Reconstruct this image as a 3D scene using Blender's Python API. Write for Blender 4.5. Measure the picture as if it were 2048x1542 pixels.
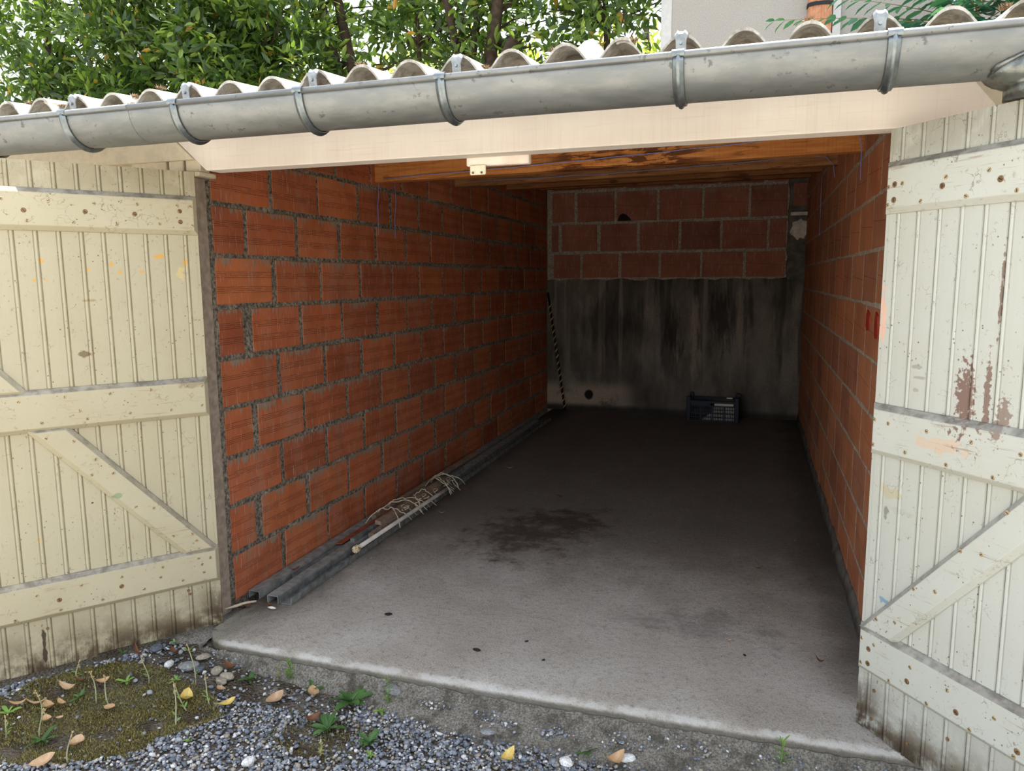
import bpy, math, random
import numpy as np
from mathutils import Vector, Matrix

for _o in list(bpy.data.objects):
    bpy.data.objects.remove(_o, do_unlink=True)
sc = bpy.context.scene
C = sc.collection
PI = math.pi
rnd = random.Random(11)

# ------------------------------------------------------------------ camera, sky, sun, exposure
CAM = (2.0895, -2.577, 1.3822)
YAW, PITCH, ROLL, FPX = 0.3109, 0.1401, -0.0075, 1507.8
fw = Vector((-math.sin(YAW)*math.cos(PITCH), math.cos(YAW)*math.cos(PITCH), -math.sin(PITCH)))
rt = fw.cross(Vector((0, 0, 1))).normalized()
up = rt.cross(fw)
r2 = math.cos(ROLL)*rt + math.sin(ROLL)*up
u2 = -math.sin(ROLL)*rt + math.cos(ROLL)*up
cam_d = bpy.data.cameras.new('camera')
cam_d.sensor_width = 36.0
cam_d.lens = FPX/2048*36.0
cam_d.clip_start = 0.02
cam = bpy.data.objects.new('camera', cam_d)
C.objects.link(cam)
cam.matrix_world = Matrix(((r2.x, u2.x, -fw.x, CAM[0]), (r2.y, u2.y, -fw.y, CAM[1]), (r2.z, u2.z, -fw.z, CAM[2]), (0, 0, 0, 1)))
sc.camera = cam

SUN_DIR = Vector((0.19, 0.29, 0.94)).normalized()
world = bpy.data.worlds.new('sky')
sc.world = world
world.use_nodes = True
wn = world.node_tree
wn.nodes.clear()
sky = wn.nodes.new('ShaderNodeTexSky')
sky.sky_type = 'NISHITA'
sky.sun_disc = False
sky.sun_elevation = math.asin(SUN_DIR.z)
sky.sun_rotation = math.atan2(SUN_DIR.x, SUN_DIR.y)
sky.air_density = 1.3
sky.dust_density = 2.5
bg = wn.nodes.new('ShaderNodeBackground')
bg.inputs['Strength'].default_value = 0.25
wo = wn.nodes.new('ShaderNodeOutputWorld')
hsv = wn.nodes.new('ShaderNodeHueSaturation')
hsv.inputs['Saturation'].default_value = 0.5
wn.links.new(sky.outputs[0], hsv.inputs['Color'])
wn.links.new(hsv.outputs[0], bg.inputs[0])
wn.links.new(bg.outputs[0], wo.inputs[0])

sun_d = bpy.data.lights.new('sun', 'SUN')
sun_d.energy = 4.4
sun_d.angle = 0.009
sun_d.color = (1.0, 0.95, 0.86)
sun = bpy.data.objects.new('sun', sun_d)
C.objects.link(sun)
sun.rotation_euler = SUN_DIR.to_track_quat('Z', 'Y').to_euler()
sun.location = SUN_DIR*20

sc.view_settings.view_transform = 'Standard'
sc.view_settings.look = 'None'
sc.view_settings.gamma = 1.0
sc.view_settings.use_curve_mapping = False
sc.view_settings.exposure = 1.30

# ------------------------------------------------------------------ helpers: materials
def s(r, g, b):
    f = lambda c: ((c/255+0.055)/1.055)**2.4 if c > 10.3 else c/255/12.92
    return (f(r), f(g), f(b), 1.0)

class M:
    def __init__(self, name):
        self.m = bpy.data.materials.new(name)
        self.m.use_nodes = True
        self.t = self.m.node_tree
        self.t.nodes.clear()
        self.out = self.t.nodes.new('ShaderNodeOutputMaterial')
    def n(self, typ, **kw):
        nd = self.t.nodes.new(typ)
        for k, v in kw.items():
            setattr(nd, k, v)
        return nd
    def put(self, sock, v):
        if isinstance(v, bpy.types.NodeSocket):
            self.t.links.new(v, sock)
        elif v is not None:
            sock.default_value = v
    def math(self, op, a, b=None, c=None, clamp=False):
        nd = self.n('ShaderNodeMath', operation=op, use_clamp=clamp)
        for i, v in enumerate((a, b, c)):
            self.put(nd.inputs[i], v)
        return nd.outputs[0]
    def mul(self, a, b): return self.math('MULTIPLY', a, b)
    def add(self, a, b): return self.math('ADD', a, b)
    def mx(self, a, b): return self.math('MAXIMUM', a, b)
    def mix(self, f, a, b, blend='MIX'):
        nd = self.n('ShaderNodeMix', data_type='RGBA', blend_type=blend)
        self.put(nd.inputs[0], f); self.put(nd.inputs[6], a); self.put(nd.inputs[7], b)
        return nd.outputs[2]
    def pos(self): return self.n('ShaderNodeNewGeometry').outputs['Position']
    def obj(self, o=None):
        nd = self.n('ShaderNodeTexCoord')
        if o: nd.object = o
        return nd.outputs['Object']
    def rand(self): return self.n('ShaderNodeObjectInfo').outputs['Random']
    def island(self): return self.n('ShaderNodeNewGeometry').outputs['Random Per Island']
    def sc(self, v, k, off=None):
        nd = self.n('ShaderNodeMapping')
        self.put(nd.inputs[0], v)
        nd.inputs['Scale'].default_value = k
        if off: nd.inputs['Location'].default_value = off
        return nd.outputs[0]
    def noise(self, v, scale, detail=4.0, rough=0.55, dist=0.0):
        nd = self.n('ShaderNodeTexNoise')
        self.put(nd.inputs['Vector'], v)
        nd.inputs['Scale'].default_value = scale
        nd.inputs['Detail'].default_value = detail
        nd.inputs['Roughness'].default_value = rough
        nd.inputs['Distortion'].default_value = dist
        return nd.outputs['Fac']
    def vor(self, v, scale, feature='F1'):
        nd = self.n('ShaderNodeTexVoronoi', feature=feature)
        self.put(nd.inputs['Vector'], v)
        nd.inputs['Scale'].default_value = scale
        return nd
    def ramp(self, f, stops, interp='LINEAR'):
        nd = self.n('ShaderNodeValToRGB')
        cr = nd.color_ramp
        cr.interpolation = interp
        while len(cr.elements) < len(stops):
            cr.elements.new(0.5)
        for e, (p, c) in zip(cr.elements, stops):
            e.position = p
            e.color = c if not isinstance(c, (int, float)) else (c, c, c, 1)
        self.put(nd.inputs[0], f)
        return nd.outputs[0]
    def step(self, x, a, b, clampsmooth=True):
        nd = self.n('ShaderNodeMapRange', interpolation_type='SMOOTHSTEP')
        self.put(nd.inputs[0], x)
        if a < b:
            nd.inputs[1].default_value = a; nd.inputs[2].default_value = b
        else:
            nd.inputs[1].default_value = b; nd.inputs[2].default_value = a
            nd.inputs[3].default_value = 1.0; nd.inputs[4].default_value = 0.0
        return nd.outputs[0]
    def xyz(self, v):
        nd = self.n('ShaderNodeSeparateXYZ')
        self.put(nd.inputs[0], v)
        return nd.outputs
    def spot(self, x, z, cx, cz, rx, rz, wob=None, soft=0.35):
        dx = self.math('DIVIDE', self.math('SUBTRACT', x, cx), rx)
        dz = self.math('DIVIDE', self.math('SUBTRACT', z, cz), rz)
        d = self.math('SQRT', self.add(self.mul(dx, dx), self.mul(dz, dz)))
        if wob is not None:
            d = self.add(d, wob)
        return self.step(d, 1.0, 1.0-soft)
    def bsdf(self, col, rough=0.8, metal=0.0, bump=None, bs=0.3, bd=0.01, spec=0.3, **kw):
        p = self.n('ShaderNodeBsdfPrincipled')
        self.put(p.inputs['Base Color'], col)
        self.put(p.inputs['Roughness'], rough)
        self.put(p.inputs['Metallic'], metal)
        p.inputs['Specular IOR Level'].default_value = spec
        for k, v in kw.items():
            self.put(p.inputs[k], v)
        if bump is not None:
            b = self.n('ShaderNodeBump')
            b.inputs['Strength'].default_value = bs
            b.inputs['Distance'].default_value = bd
            self.put(b.inputs['Height'], bump)
            self.t.links.new(b.outputs[0], p.inputs['Normal'])
        self.t.links.new(p.outputs[0], self.out.inputs[0])
        self.p = p
        return self.m

def plain(name, col, rough=0.7, metal=0.0, var=0.25, nscale=30, bump=0.15):
    g = M(name)
    n = g.noise(g.pos(), nscale, 5)
    c = g.mix(g.step(n, 0.3, 0.7), tuple(x*(1-var) for x in col[:3])+(1,), tuple(min(1, x*(1+var)) for x in col[:3])+(1,))
    return g.bsdf(c, rough, metal, n, bump, 0.004)

# ------------------------------------------------------------------ helpers: geometry
class MB:
    def __init__(self): self.v = []; self.f = []
    def add(self, vs, fs):
        b = len(self.v)
        self.v += [tuple(x) for x in vs]
        self.f += [tuple(i+b for i in f) for f in fs]
    def box(self, x0, x1, y0, y1, z0, z1):
        self.add([(x0, y0, z0), (x1, y0, z0), (x1, y1, z0), (x0, y1, z0), (x0, y0, z1), (x1, y0, z1), (x1, y1, z1), (x0, y1, z1)],
                 [(0, 3, 2, 1), (4, 5, 6, 7), (0, 1, 5, 4), (1, 2, 6, 5), (2, 3, 7, 6), (3, 0, 4, 7)])
    def loft(self, rings, caps=True, closed=True):
        n = len(rings[0]); b = len(self.v)
        for r in rings: self.v += [tuple(p) for p in r]
        for k in range(len(rings)-1):
            for i in range(n if closed else n-1):
                j = (i+1) % n
                self.f.append((b+k*n+i, b+k*n+j, b+(k+1)*n+j, b+(k+1)*n+i))
        if caps and closed:
            self.f.append(tuple(b+i for i in reversed(range(n))))
            self.f.append(tuple(b+(len(rings)-1)*n+i for i in range(n)))
    def tube(self, pts, rad, seg=6, caps=True):
        pts = [Vector(p) for p in pts]
        if not hasattr(rad, '__len__'): rad = [rad]*len(pts)
        rings = []; nrm = None
        for i, p in enumerate(pts):
            d = (pts[min(i+1, len(pts)-1)]-pts[max(i-1, 0)]).normalized()
            if nrm is None:
                nrm = d.cross(Vector((0, 0, 1)))
                if nrm.length < 0.1: nrm = d.cross(Vector((1, 0, 0)))
            nrm = (nrm - d*nrm.dot(d)).normalized()
            bi = d.cross(nrm)
            rings.append([p+(nrm*math.cos(2*PI*k/seg)+bi*math.sin(2*PI*k/seg))*rad[i] for k in range(seg)])
        self.loft(rings, caps)
    def prism(self, poly, axis, a, b):
        # poly: 2D points; axis: index of extrusion axis
        def p3(q, t):
            l = [q[0], q[1]]; l.insert(axis, t); return tuple(l)
        self.loft([[p3(q, a) for q in poly], [p3(q, b) for q in poly]])
    def mesh(self, name):
        me = bpy.data.meshes.new(name)
        me.from_pydata(self.v, [], self.f)
        return me

def fix_normals(me):
    import bmesh
    bm = bmesh.new(); bm.from_mesh(me)
    bmesh.ops.recalc_face_normals(bm, faces=bm.faces[:])
    bm.to_mesh(me); bm.free()

def obj(name, mb, mat, parent=None, loc=None, rot=None, smooth=False, fix=True):
    me = mb if isinstance(mb, bpy.types.Mesh) else mb.mesh(name)
    if not isinstance(mb, bpy.types.Mesh):
        if fix: fix_normals(me)
    if mat and not me.materials: me.materials.append(mat)
    if smooth:
        me.polygons.foreach_set('use_smooth', [True]*len(me.polygons))
    o = bpy.data.objects.new(name, me)
    C.objects.link(o)
    if parent: o.parent = parent
    if loc is not None: o.location = loc
    if rot is not None: o.rotation_euler = rot
    return o
def empty(name, loc=(0, 0, 0), rot=(0, 0, 0), parent=None):
    o = bpy.data.objects.new(name, None)
    o.empty_display_size = 0.1
    C.objects.link(o)
    o.location = loc; o.rotation_euler = rot
    if parent: o.parent = parent
    return o
def tag(o, label, cat, group=None, kind=None):
    o['label'] = label; o['category'] = cat
    if group: o['group'] = group
    if kind: o['kind'] = kind
    return o
def np_mesh(name, verts, faces_flat, loop_tot):
    me = bpy.data.meshes.new(name)
    nv = len(verts); nl = len(faces_flat); nf = len(loop_tot)
    me.vertices.add(nv); me.vertices.foreach_set('co', np.asarray(verts, dtype=np.float32).ravel())
    me.loops.add(nl); me.loops.foreach_set('vertex_index', np.asarray(faces_flat, dtype=np.int32))
    me.polygons.add(nf)
    st = np.concatenate([[0], np.cumsum(loop_tot)[:-1]]).astype(np.int32)
    me.polygons.foreach_set('loop_start', st)
    try: me.polygons.foreach_set('loop_total', np.asarray(loop_tot, dtype=np.int32))
    except Exception: pass
    me.update(calc_edges=True)
    me.validate()
    return me

def bevel(o, w=0.004, seg=2, angle=0.6):
    import bmesh
    bm = bmesh.new(); bm.from_mesh(o.data)
    ed = [e for e in bm.edges if len(e.link_faces) == 2 and e.calc_face_angle(0) > angle]
    bmesh.ops.bevel(bm, geom=ed, offset=w, segments=seg, affect='EDGES', profile=0.6)
    bm.to_mesh(o.data); bm.free()
    return o

# ------------------------------------------------------------------ materials
def mat_brick(name, cols, ribs=True, smear=0.5, h=0.1, seed=0.0):
    g = M(name)
    P = g.pos(); O = g.obj(); o = g.xyz(O); R = g.rand()
    base = g.ramp(R, cols)
    nl = g.noise(g.sc(P, (1, 1, 1), (seed, 0, 0)), 5, 4)
    base = g.mix(g.step(nl, 0.3, 0.75), base, g.mix(0.75, base, (0.66, 0.60, 0.56, 1), 'MULTIPLY'))
    fine = g.noise(P, 160, 3, 0.7)
    base = g.mix(g.mul(g.step(fine, 0.5, 0.8), 0.35), base, s(95, 48, 34))
    # saw scratches and dust
    dust = g.noise(g.sc(P, (1, 1, 0.35)), 22, 5, 0.65)
    base = g.mix(g.mul(g.step(dust, 0.52, 0.78), 0.32), base, s(160, 124, 96))
    # mortar smears hanging from the top joint and thin run marks
    run = g.noise(g.sc(P, (14, 14, 1.1)), 4.0, 3, 0.6)
    patch = g.noise(P, 6.0, 2)
    top = g.step(o[2], h-0.085, h-0.01)
    sm = g.math('MULTIPLY', g.step(g.add(g.mul(run, 0.7), g.add(g.mul(top, 0.42), g.mul(patch, 0.5))), 0.95, 1.08), smear*1.6, clamp=True)
    base = g.mix(sm, base, s(134, 122, 106))
    thin = g.step(g.noise(g.sc(P, (60, 60, 3.2)), 3.0, 2, 0.5), 0.62, 0.72)
    base = g.mix(g.mul(thin, 0.5), base, s(186, 168, 150))
    wash = g.step(g.noise(g.sc(P, (3, 3, .8)), 2.4, 5, .65), .48, .70)
    base = g.mix(g.mul(wash, .30 if ribs else .12), base, s(150, 126, 108))
    hgt = g.mul(fine, 0.25)
    if ribs:
        lines = g.math('LESS_THAN', g.math('FRACT', g.mul(g.add(o[2], 1.0), 1/0.0078)), 0.30)
        band = g.mx(g.math('COMPARE', o[2], 0.026, 0.0165), g.math('COMPARE', o[2], -0.036, 0.0165))
        rib = g.mul(g.mul(lines, band), g.step(g.noise(g.sc(P, (5, 5, 40)), 3, 2), 0.36, 0.5))
        base = g.mix(g.mul(rib, 0.62), base, s(58, 26, 18))
        hgt = g.math('SUBTRACT', hgt, rib)
    else:
        l1 = g.math('COMPARE', g.add(o[2], g.mul(o[0], 0.05)), 0.0, 0.0011)
        base = g.mix(g.mul(l1, 0.7), base, s(60, 28, 20))
        scr = g.step(g.noise(g.sc(O, (90, 1, 2.5)), 1.4, 2), 0.66, 0.72)
        base = g.mix(g.mul(scr, 0.12), base, s(170, 110, 90))
    hgt = g.add(hgt, g.mul(sm, 0.8))
    return g.bsdf(base, 0.85, 0, hgt, 0.55, 0.004, 0.2)

BR = [(0.0, s(172, 97, 62)), (0.25, s(188, 105, 66)), (0.5, s(158, 87, 58)), (0.75, s(194, 113, 70)), (1.0, s(174, 99, 68))]
BR2 = [(0.0, s(174, 110, 74)), (0.3, s(188, 118, 78)), (0.55, s(156, 100, 72)), (0.8, s(192, 124, 82)), (1.0, s(164, 108, 80))]
BR3 = [(0.0, s(144, 92, 76)), (0.5, s(164, 104, 84)), (1.0, s(130, 84, 72))]
m_brick_left = mat_brick('ribbed_red_clay', BR, True, 0.55)
m_brick_right = mat_brick('smooth_red_clay', BR2, False, 0.12, 0.1, 3.0)
m_brick_back = mat_brick('sooty_red_clay', BR3, False, 0.25, 0.14, 7.0)

g = M('rough_mortar'); P = g.pos()
a = g.noise(P, 55, 6, 0.75); b = g.noise(P, 7, 3)
m_mortar = g.bsdf(g.mix(g.step(a, 0.35, 0.66), s(74, 69, 61), g.mix(g.step(b, .4, .65), s(150, 139, 123), s(182, 170, 152))), 0.95, 0, a, 1.0, 0.012, 0.1)
g = M('pale_mortar'); P = g.pos()
a = g.noise(P, 60, 5, 0.7)
m_mortar_pale = g.bsdf(g.mix(g.step(a, .35, .65), s(132, 122, 108), s(182, 170, 152)), 0.95, 0, a, 0.8, 0.006, 0.1)

# stained render of the lower back wall
g = M('stained_render'); P = g.pos(); p = g.xyz(P)
big = g.noise(g.sc(P, (1, 1, .45)), 2.6, 5, .62)
col_ = g.ramp(big, [(0.30, s(66, 60, 55)), (0.5, s(106, 98, 90)), (0.66, s(138, 128, 118))])
st = g.noise(g.sc(P, (5.5, 1, .5)), 1.35, 6, .65)
mask_st = g.mul(g.step(st, .47, .58), g.mul(g.step(p[2], .25, .55), g.step(p[0], .75, 1.1)))
col_ = g.mix(g.mul(mask_st, .62), col_, s(44, 41, 38))
pale = g.noise(g.sc(P, (11, 1, .25), (3.1, 0, 0)), 1.0, 3, .5)
col_ = g.mix(g.mul(g.step(pale, .58, .66), g.mul(g.step(p[2], .3, .6), .55)), col_, s(150, 138, 126))
low = g.noise(P, 4.2, 4, .6)
wv = g.mul(g.math('SUBTRACT', g.noise(g.sc(P, (9, 1, 1.6)), 2.2, 5, .65), .5), 2.6)
for (cx_, cz_, rx_, rz_, cc_, am_) in [(1.76, 1.02, .15, .42, s(38, 35, 32), .75), (1.32, .86, .14, .34, s(40, 36, 33), .75), (2.06, 1.1, .05, .3, s(40, 37, 34), .6), (.62, .9, .35, .36, s(44, 40, 37), .55),
                               (1.53, .82, .075, .58, s(164, 148, 132), .75), (1.96, .92, .055, .45, s(156, 142, 128), .7), (2.22, .75, .14, .5, s(132, 122, 108), .6), (1.08, 1.03, .11, .16, s(150, 134, 120), .6), (.56, .62, .035, .42, s(140, 118, 96), .55)]:
    col_ = g.mix(g.mul(g.spot(p[0], p[2], cx_, cz_, rx_, rz_, wv, .8), am_), col_, cc_)
band = g.mul(g.mul(g.step(p[2], .03, .09), g.step(p[2], .34, .20)), g.mul(g.step(p[0], 1.05, .7), g.step(low, .30, .46)))
col_ = g.mix(g.mul(band, .9), col_, s(184, 162, 142))
col_ = g.mix(g.mul(g.step(p[2], .09, .02), .8), col_, s(50, 46, 42))
col_ = g.mix(g.spot(p[0], p[2], .455, .17, .06, .065, g.mul(g.math('SUBTRACT', low, .5), .5)), col_, s(36, 33, 32))
sp = g.noise(P, 70, 5, .7)
m_render = g.bsdf(g.mix(g.mul(g.step(sp, .4, .7), .35), col_, s(70, 64, 58)), .95, 0, g.add(sp, g.mul(big, 2)), .5, .008, .1)
m_pillar = plain('grey_cement_patch', s(96, 90, 82), .95, 0, .35, 14, .5)
m_plaster = plain('white_plaster', s(200, 190, 180), .95, 0, .25, 18, .6)

# garage slab
g = M('worn_concrete_floor'); P = g.pos(); p = g.xyz(P)
f1 = g.noise(P, 150, 5, .85); f2 = g.noise(P, 38, 5, .7); f3 = g.noise(P, 2.2, 4, .6); f4 = g.noise(g.sc(P, (1.2, .6, 1)), 5.5, 4, .62)
c = g.ramp(f3, [(.3, s(188, 177, 162)), (.55, s(208, 198, 184)), (.75, s(222, 215, 203))])
c = g.mix(g.mul(g.step(f2, .48, .72), .45), c, s(124, 114, 102))
c = g.mix(g.mul(g.step(f1, .52, .66), .66), c, s(98, 90, 80))
c = g.mix(g.mul(g.step(f1, .46, .34), .5), c, s(234, 228, 218))
# dirt towards the walls; inward fall-off of daylight painted in; oil in the middle
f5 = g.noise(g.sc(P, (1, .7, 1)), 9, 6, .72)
dirt = g.add(g.mul(g.step(p[1], .05, 1.7), .82), g.mul(g.step(f5, .3, .75), .24))  # depth ramp paints the daylight fading inwards, noise term is dirt
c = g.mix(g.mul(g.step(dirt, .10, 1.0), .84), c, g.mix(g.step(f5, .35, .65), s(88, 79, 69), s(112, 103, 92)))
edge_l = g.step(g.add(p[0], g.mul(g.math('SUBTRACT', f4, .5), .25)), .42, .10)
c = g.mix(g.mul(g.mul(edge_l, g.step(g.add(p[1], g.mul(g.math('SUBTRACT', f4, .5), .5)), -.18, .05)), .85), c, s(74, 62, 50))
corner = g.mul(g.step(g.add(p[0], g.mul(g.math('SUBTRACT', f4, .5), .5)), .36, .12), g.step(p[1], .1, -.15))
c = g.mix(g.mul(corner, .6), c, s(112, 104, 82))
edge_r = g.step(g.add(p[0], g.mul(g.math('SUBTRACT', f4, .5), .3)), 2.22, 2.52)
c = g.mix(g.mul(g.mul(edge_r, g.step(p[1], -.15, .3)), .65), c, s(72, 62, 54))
wob = g.mul(g.math('SUBTRACT', g.noise(P, 7, 6, .7), .5), 3.4)
oil = g.mx(g.spot(p[0], p[1], .92, 1.25, .34, .55, wob, .9), g.spot(p[0], p[1], 1.12, 1.45, .30, .42, wob, .9))
c = g.mix(g.mul(oil, .72), c, s(66, 46, 34))
oil2 = g.spot(p[0], p[1], 1.95, .38, .34, .22, wob, .9)
c = g.mix(g.mul(oil2, .4), c, s(96, 88, 80))
# nose of the slab rubbed pale
nose = g.mul(g.step(g.add(p[1], g.mul(g.math('SUBTRACT', f2, .5), .045)), -.272, -.286), g.step(p[2], -.02, -.008))
nose = g.mul(nose, g.mul(g.step(p[0], .10, .2), g.step(g.noise(P, 9, 3), .34, .52)))
c = g.mix(g.mul(nose, .6), c, s(240, 236, 228))
face = g.step(p[2], -.012, -.024)
c = g.mix(g.mul(face, .72), c, s(88, 82, 66))
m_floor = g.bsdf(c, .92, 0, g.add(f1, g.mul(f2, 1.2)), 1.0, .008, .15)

g = M('rough_apron_concrete'); P = g.pos()
f1 = g.noise(P, 150, 5, .8); f2 = g.noise(P, 13, 4, .65); f3 = g.noise(P, 5, 3)
c = g.mix(g.step(f1, .35, .68), s(108, 102, 92), s(192, 184, 170))
c = g.mix(g.mul(g.step(f2, .45, .65), .65), c, s(74, 70, 58))
c = g.mix(g.mul(g.step(f3, .58, .72), .4), c, s(60, 56, 50))
m_apron = g.bsdf(c, .95, 0, g.add(f1, f2), 1.0, .012, .1)

g = M('soil_with_fine_grit'); P = g.pos()
v = g.vor(P, 95); n1 = g.noise(P, 8, 4); n2 = g.noise(P, 210, 3, .7)
c = g.mix(g.step(n1, .4, .62), s(76, 66, 54), s(108, 101, 90))
c = g.mix(g.mul(g.step(n2, .5, .7), .6), c, s(140, 134, 124))
m_soil = g.bsdf(c, .95, 0, g.add(n2, g.mul(v.outputs['Distance'], 3)), .8, .008, .1)

g = M('sunlit_yard_gravel'); P = g.pos()
n1 = g.noise(P, 60, 4, .7)
m_yard = g.bsdf(g.mix(g.step(n1, .35, .65), s(158, 153, 143), s(205, 199, 187)), .95, 0, n1, .6, .01, .1)

g = M('grey_gravel_stones'); R = g.island()
c = g.ramp(R, [(0, s(92, 96, 102)), (.18, s(126, 130, 136)), (.4, s(150, 152, 156)), (.6, s(110, 116, 126)), (.76, s(172, 168, 158)), (.82, s(150, 138, 120)), (.92, s(205, 202, 196)), (1, s(240, 238, 234))], 'CONSTANT')
c = g.mix(g.mul(g.step(g.noise(g.pos(), 320, 3), .45, .7), .35), c, s(78, 76, 74))
m_gravel = g.bsdf(c, .8, 0, None, spec=.3)
g = M('moss_fronds'); R = g.island()
m_moss = g.bsdf(g.ramp(R, [(0, s(78, 72, 38)), (.4, s(112, 104, 54)), (.75, s(136, 126, 70)), (1, s(164, 150, 100))]), .9, spec=.1)

# painted boards
def mat_paint(name, ref, base, dirt, flip, spots):
    g = M(name)
    O = g.obj(ref); o = g.xyz(O); R = g.rand()
    u, z = o[0], o[2]
    n1 = g.noise(O, 3.0, 4, .6); n2 = g.noise(O, 40, 5, .72); n3 = g.noise(g.sc(O, (60, 60, 4)), 3, 3, .6); nb = g.noise(O, 9, 4, .6)
    c = g.mix(g.mul(R, .25), base, tuple(x*.9 for x in base[:3])+(1,))
    c = g.mix(g.mul(g.step(n1, .35, .7), .35), c, dirt)
    # fine dirt specks and hair cracks
    c = g.mix(g.mul(g.step(n2, .60, .72), .55), c, s(128, 112, 84))
    wo_ = g.n('ShaderNodeVectorMath', operation='ADD')
    nn_ = g.n('ShaderNodeTexNoise'); nn_.inputs['Scale'].default_value = 30; g.put(nn_.inputs['Vector'], O)
    sc_ = g.n('ShaderNodeVectorMath', operation='SCALE'); g.put(sc_.inputs[0], nn_.outputs['Color']); sc_.inputs['Scale'].default_value = .05
    g.put(wo_.inputs[0], g.sc(O, (1.0, 1.0, .8))); g.put(wo_.inputs[1], sc_.outputs[0])
    vd = g.vor(wo_.outputs[0], 34, 'DISTANCE_TO_EDGE').outputs['Distance']
    crack = g.mul(g.step(vd, .030, .006), g.step(g.add(g.noise(O, 16.0, 3, .7), g.mul(g.step(z, 1.45, 1.7), .06)), .54, .64))
    c = g.mix(g.mul(crack, .6), c, s(104, 90, 66))
    sp = g.vor(O, 48)
    dots = g.mul(g.step(sp.outputs['Distance'], .15, .08), g.step(g.noise(O, 7, 2), .46, .58))
    c = g.mix(g.mul(dots, .75), c, s(74, 62, 46))
    # grime under the top edge of the leaf and rot at the foot
    topg = g.mul(g.step(z, 1.66, 1.74), g.step(g.add(nb, g.mul(n3, .3)), .42, .66))
    c = g.mix(g.mul(topg, .4), c, s(124, 112, 86))
    foot = g.mul(g.step(z, .22, .0), g.step(g.add(nb, g.mul(n2, .45)), .52, .86))
    c = g.mix(g.mul(foot, .9), c, s(92, 72, 46))
    foot2 = g.mul(g.step(z, .10, -.01), g.step(g.add(nb, g.mul(n3, .4)), .55, .8))
    c = g.mix(g.mul(foot2, .9), c, s(58, 44, 30))
    hinge = g.mul(g.mul(g.step(z, .26, .03), g.step(u, .12, .0)), g.step(g.add(nb, g.mul(n2, .5)), .55, .78))
    c = g.mix(g.mul(hinge, .85), c, s(62, 46, 28))
    for (cu, cz, ru, rz, colr, amt, w) in spots:
        c = g.mix(g.mul(g.spot(u, z, cu, cz, ru, rz, g.mul(g.math('SUBTRACT', g.noise(O, w, 3), .5), 3.0)), amt), c, colr)
    return g, c, n2, n3, O, u, z

# ================================================================== SETTING
def roof_z(y): return 1.998 + 0.09*(y+0.40)      # middle plane of the corrugated sheets

# ---- floor slab with rounded nose
def slab():
    mb = MB(); nx = 150
    prof = [(5.2, 0), (3.6, 0), (2.2, 0), (1.2, 0), (.6, 0), (.2, 0), (-.1, 0), (-.22, -.001), (-.262, -.002), (-.285, -.006), (-.297, -.013), (-.303, -.024), (-.304, -.045), (-.30, -.16)]
    rings = []
    for i in range(nx+1):
        x = .06+(2.86-.06)*i/nx
        bow = -.012*(1-((x-1.45)/1.4)**2)+.004
        r = []
        for j, (y, z) in enumerate(prof):
            dy = dz = 0
            if j >= 8:
                dy = bow+.07*max(0, 1-(x-.06)/.12)**2+rnd.uniform(-.0035, .0035); dz = rnd.uniform(-.002, .0015)
            r.append((x, y+dy, z+dz))
        rings.append(r)
    mb.loft(rings, caps=False, closed=False)
    return mb
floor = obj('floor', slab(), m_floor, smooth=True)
tag(floor, 'worn grey concrete garage floor slab with a pale rubbed front nose', 'floor', kind='structure')
mb = MB()
rings = []
for i in range(20):
    x = -.62+.70*i/19.
    fr = -.30-.02*math.sin(i*1.7)+.10*max(0, -.02-x)
    rings.append([(x, .0, -.014+rnd.uniform(-.002, .002)), (x, -.16, -.015+rnd.uniform(-.003, .003)), (x, fr+.05, -.020), (x, fr+rnd.uniform(-.008, .008), -.034), (x, fr-.02, -.06), (x, fr-.04, -.16)])
mb.loft(rings, caps=False, closed=False)
obj('slab_end', mb, m_apron, floor, smooth=True)

# ---- side walls: mortar body, every block a brick of its own
def brick_mesh(w, h, seed, jit=.0028, depth=.026, ins=.0026):
    r = random.Random(seed)
    pts = []
    for k in range(4): pts.append((-w/2+w*k/4, -h/2))
    pts.append((w/2, -h/2)); pts.append((w/2, 0))
    for k in range(4): pts.append((w/2-w*k/4, h/2))
    pts.append((-w/2, h/2)); pts.append((-w/2, 0))
    pts = [(a+r.uniform(-jit, jit), b+r.uniform(-jit, jit)) for a, b in pts]
    mb = MB()
    sx, sz = 1-2*ins/w, 1-2*ins/h
    mb.loft([[(a, depth, b) for a, b in pts], [(a, .002, b) for a, b in pts], [(a*sx, 0, b*sz) for a, b in pts]], caps=False)
    mb.f.append(tuple(range(24, 36)))
    me = mb.mesh('brick'); fix_normals(me)
    return me
_bc = {}
def brick(parent, mat, w, h, loc, rz, tilt=0.0, var=None):
    v = rnd.randrange(5) if var is None else var
    k = (round(w, 2), round(h, 2), v, mat.name)
    if k not in _bc: _bc[k] = brick_mesh(k[0], k[1], hash((k[0]*100, k[1]*100, v)) & 0xffff)
    o = obj('brick', _bc[k], mat, parent, loc, (0, tilt, rz))
    return o
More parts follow.
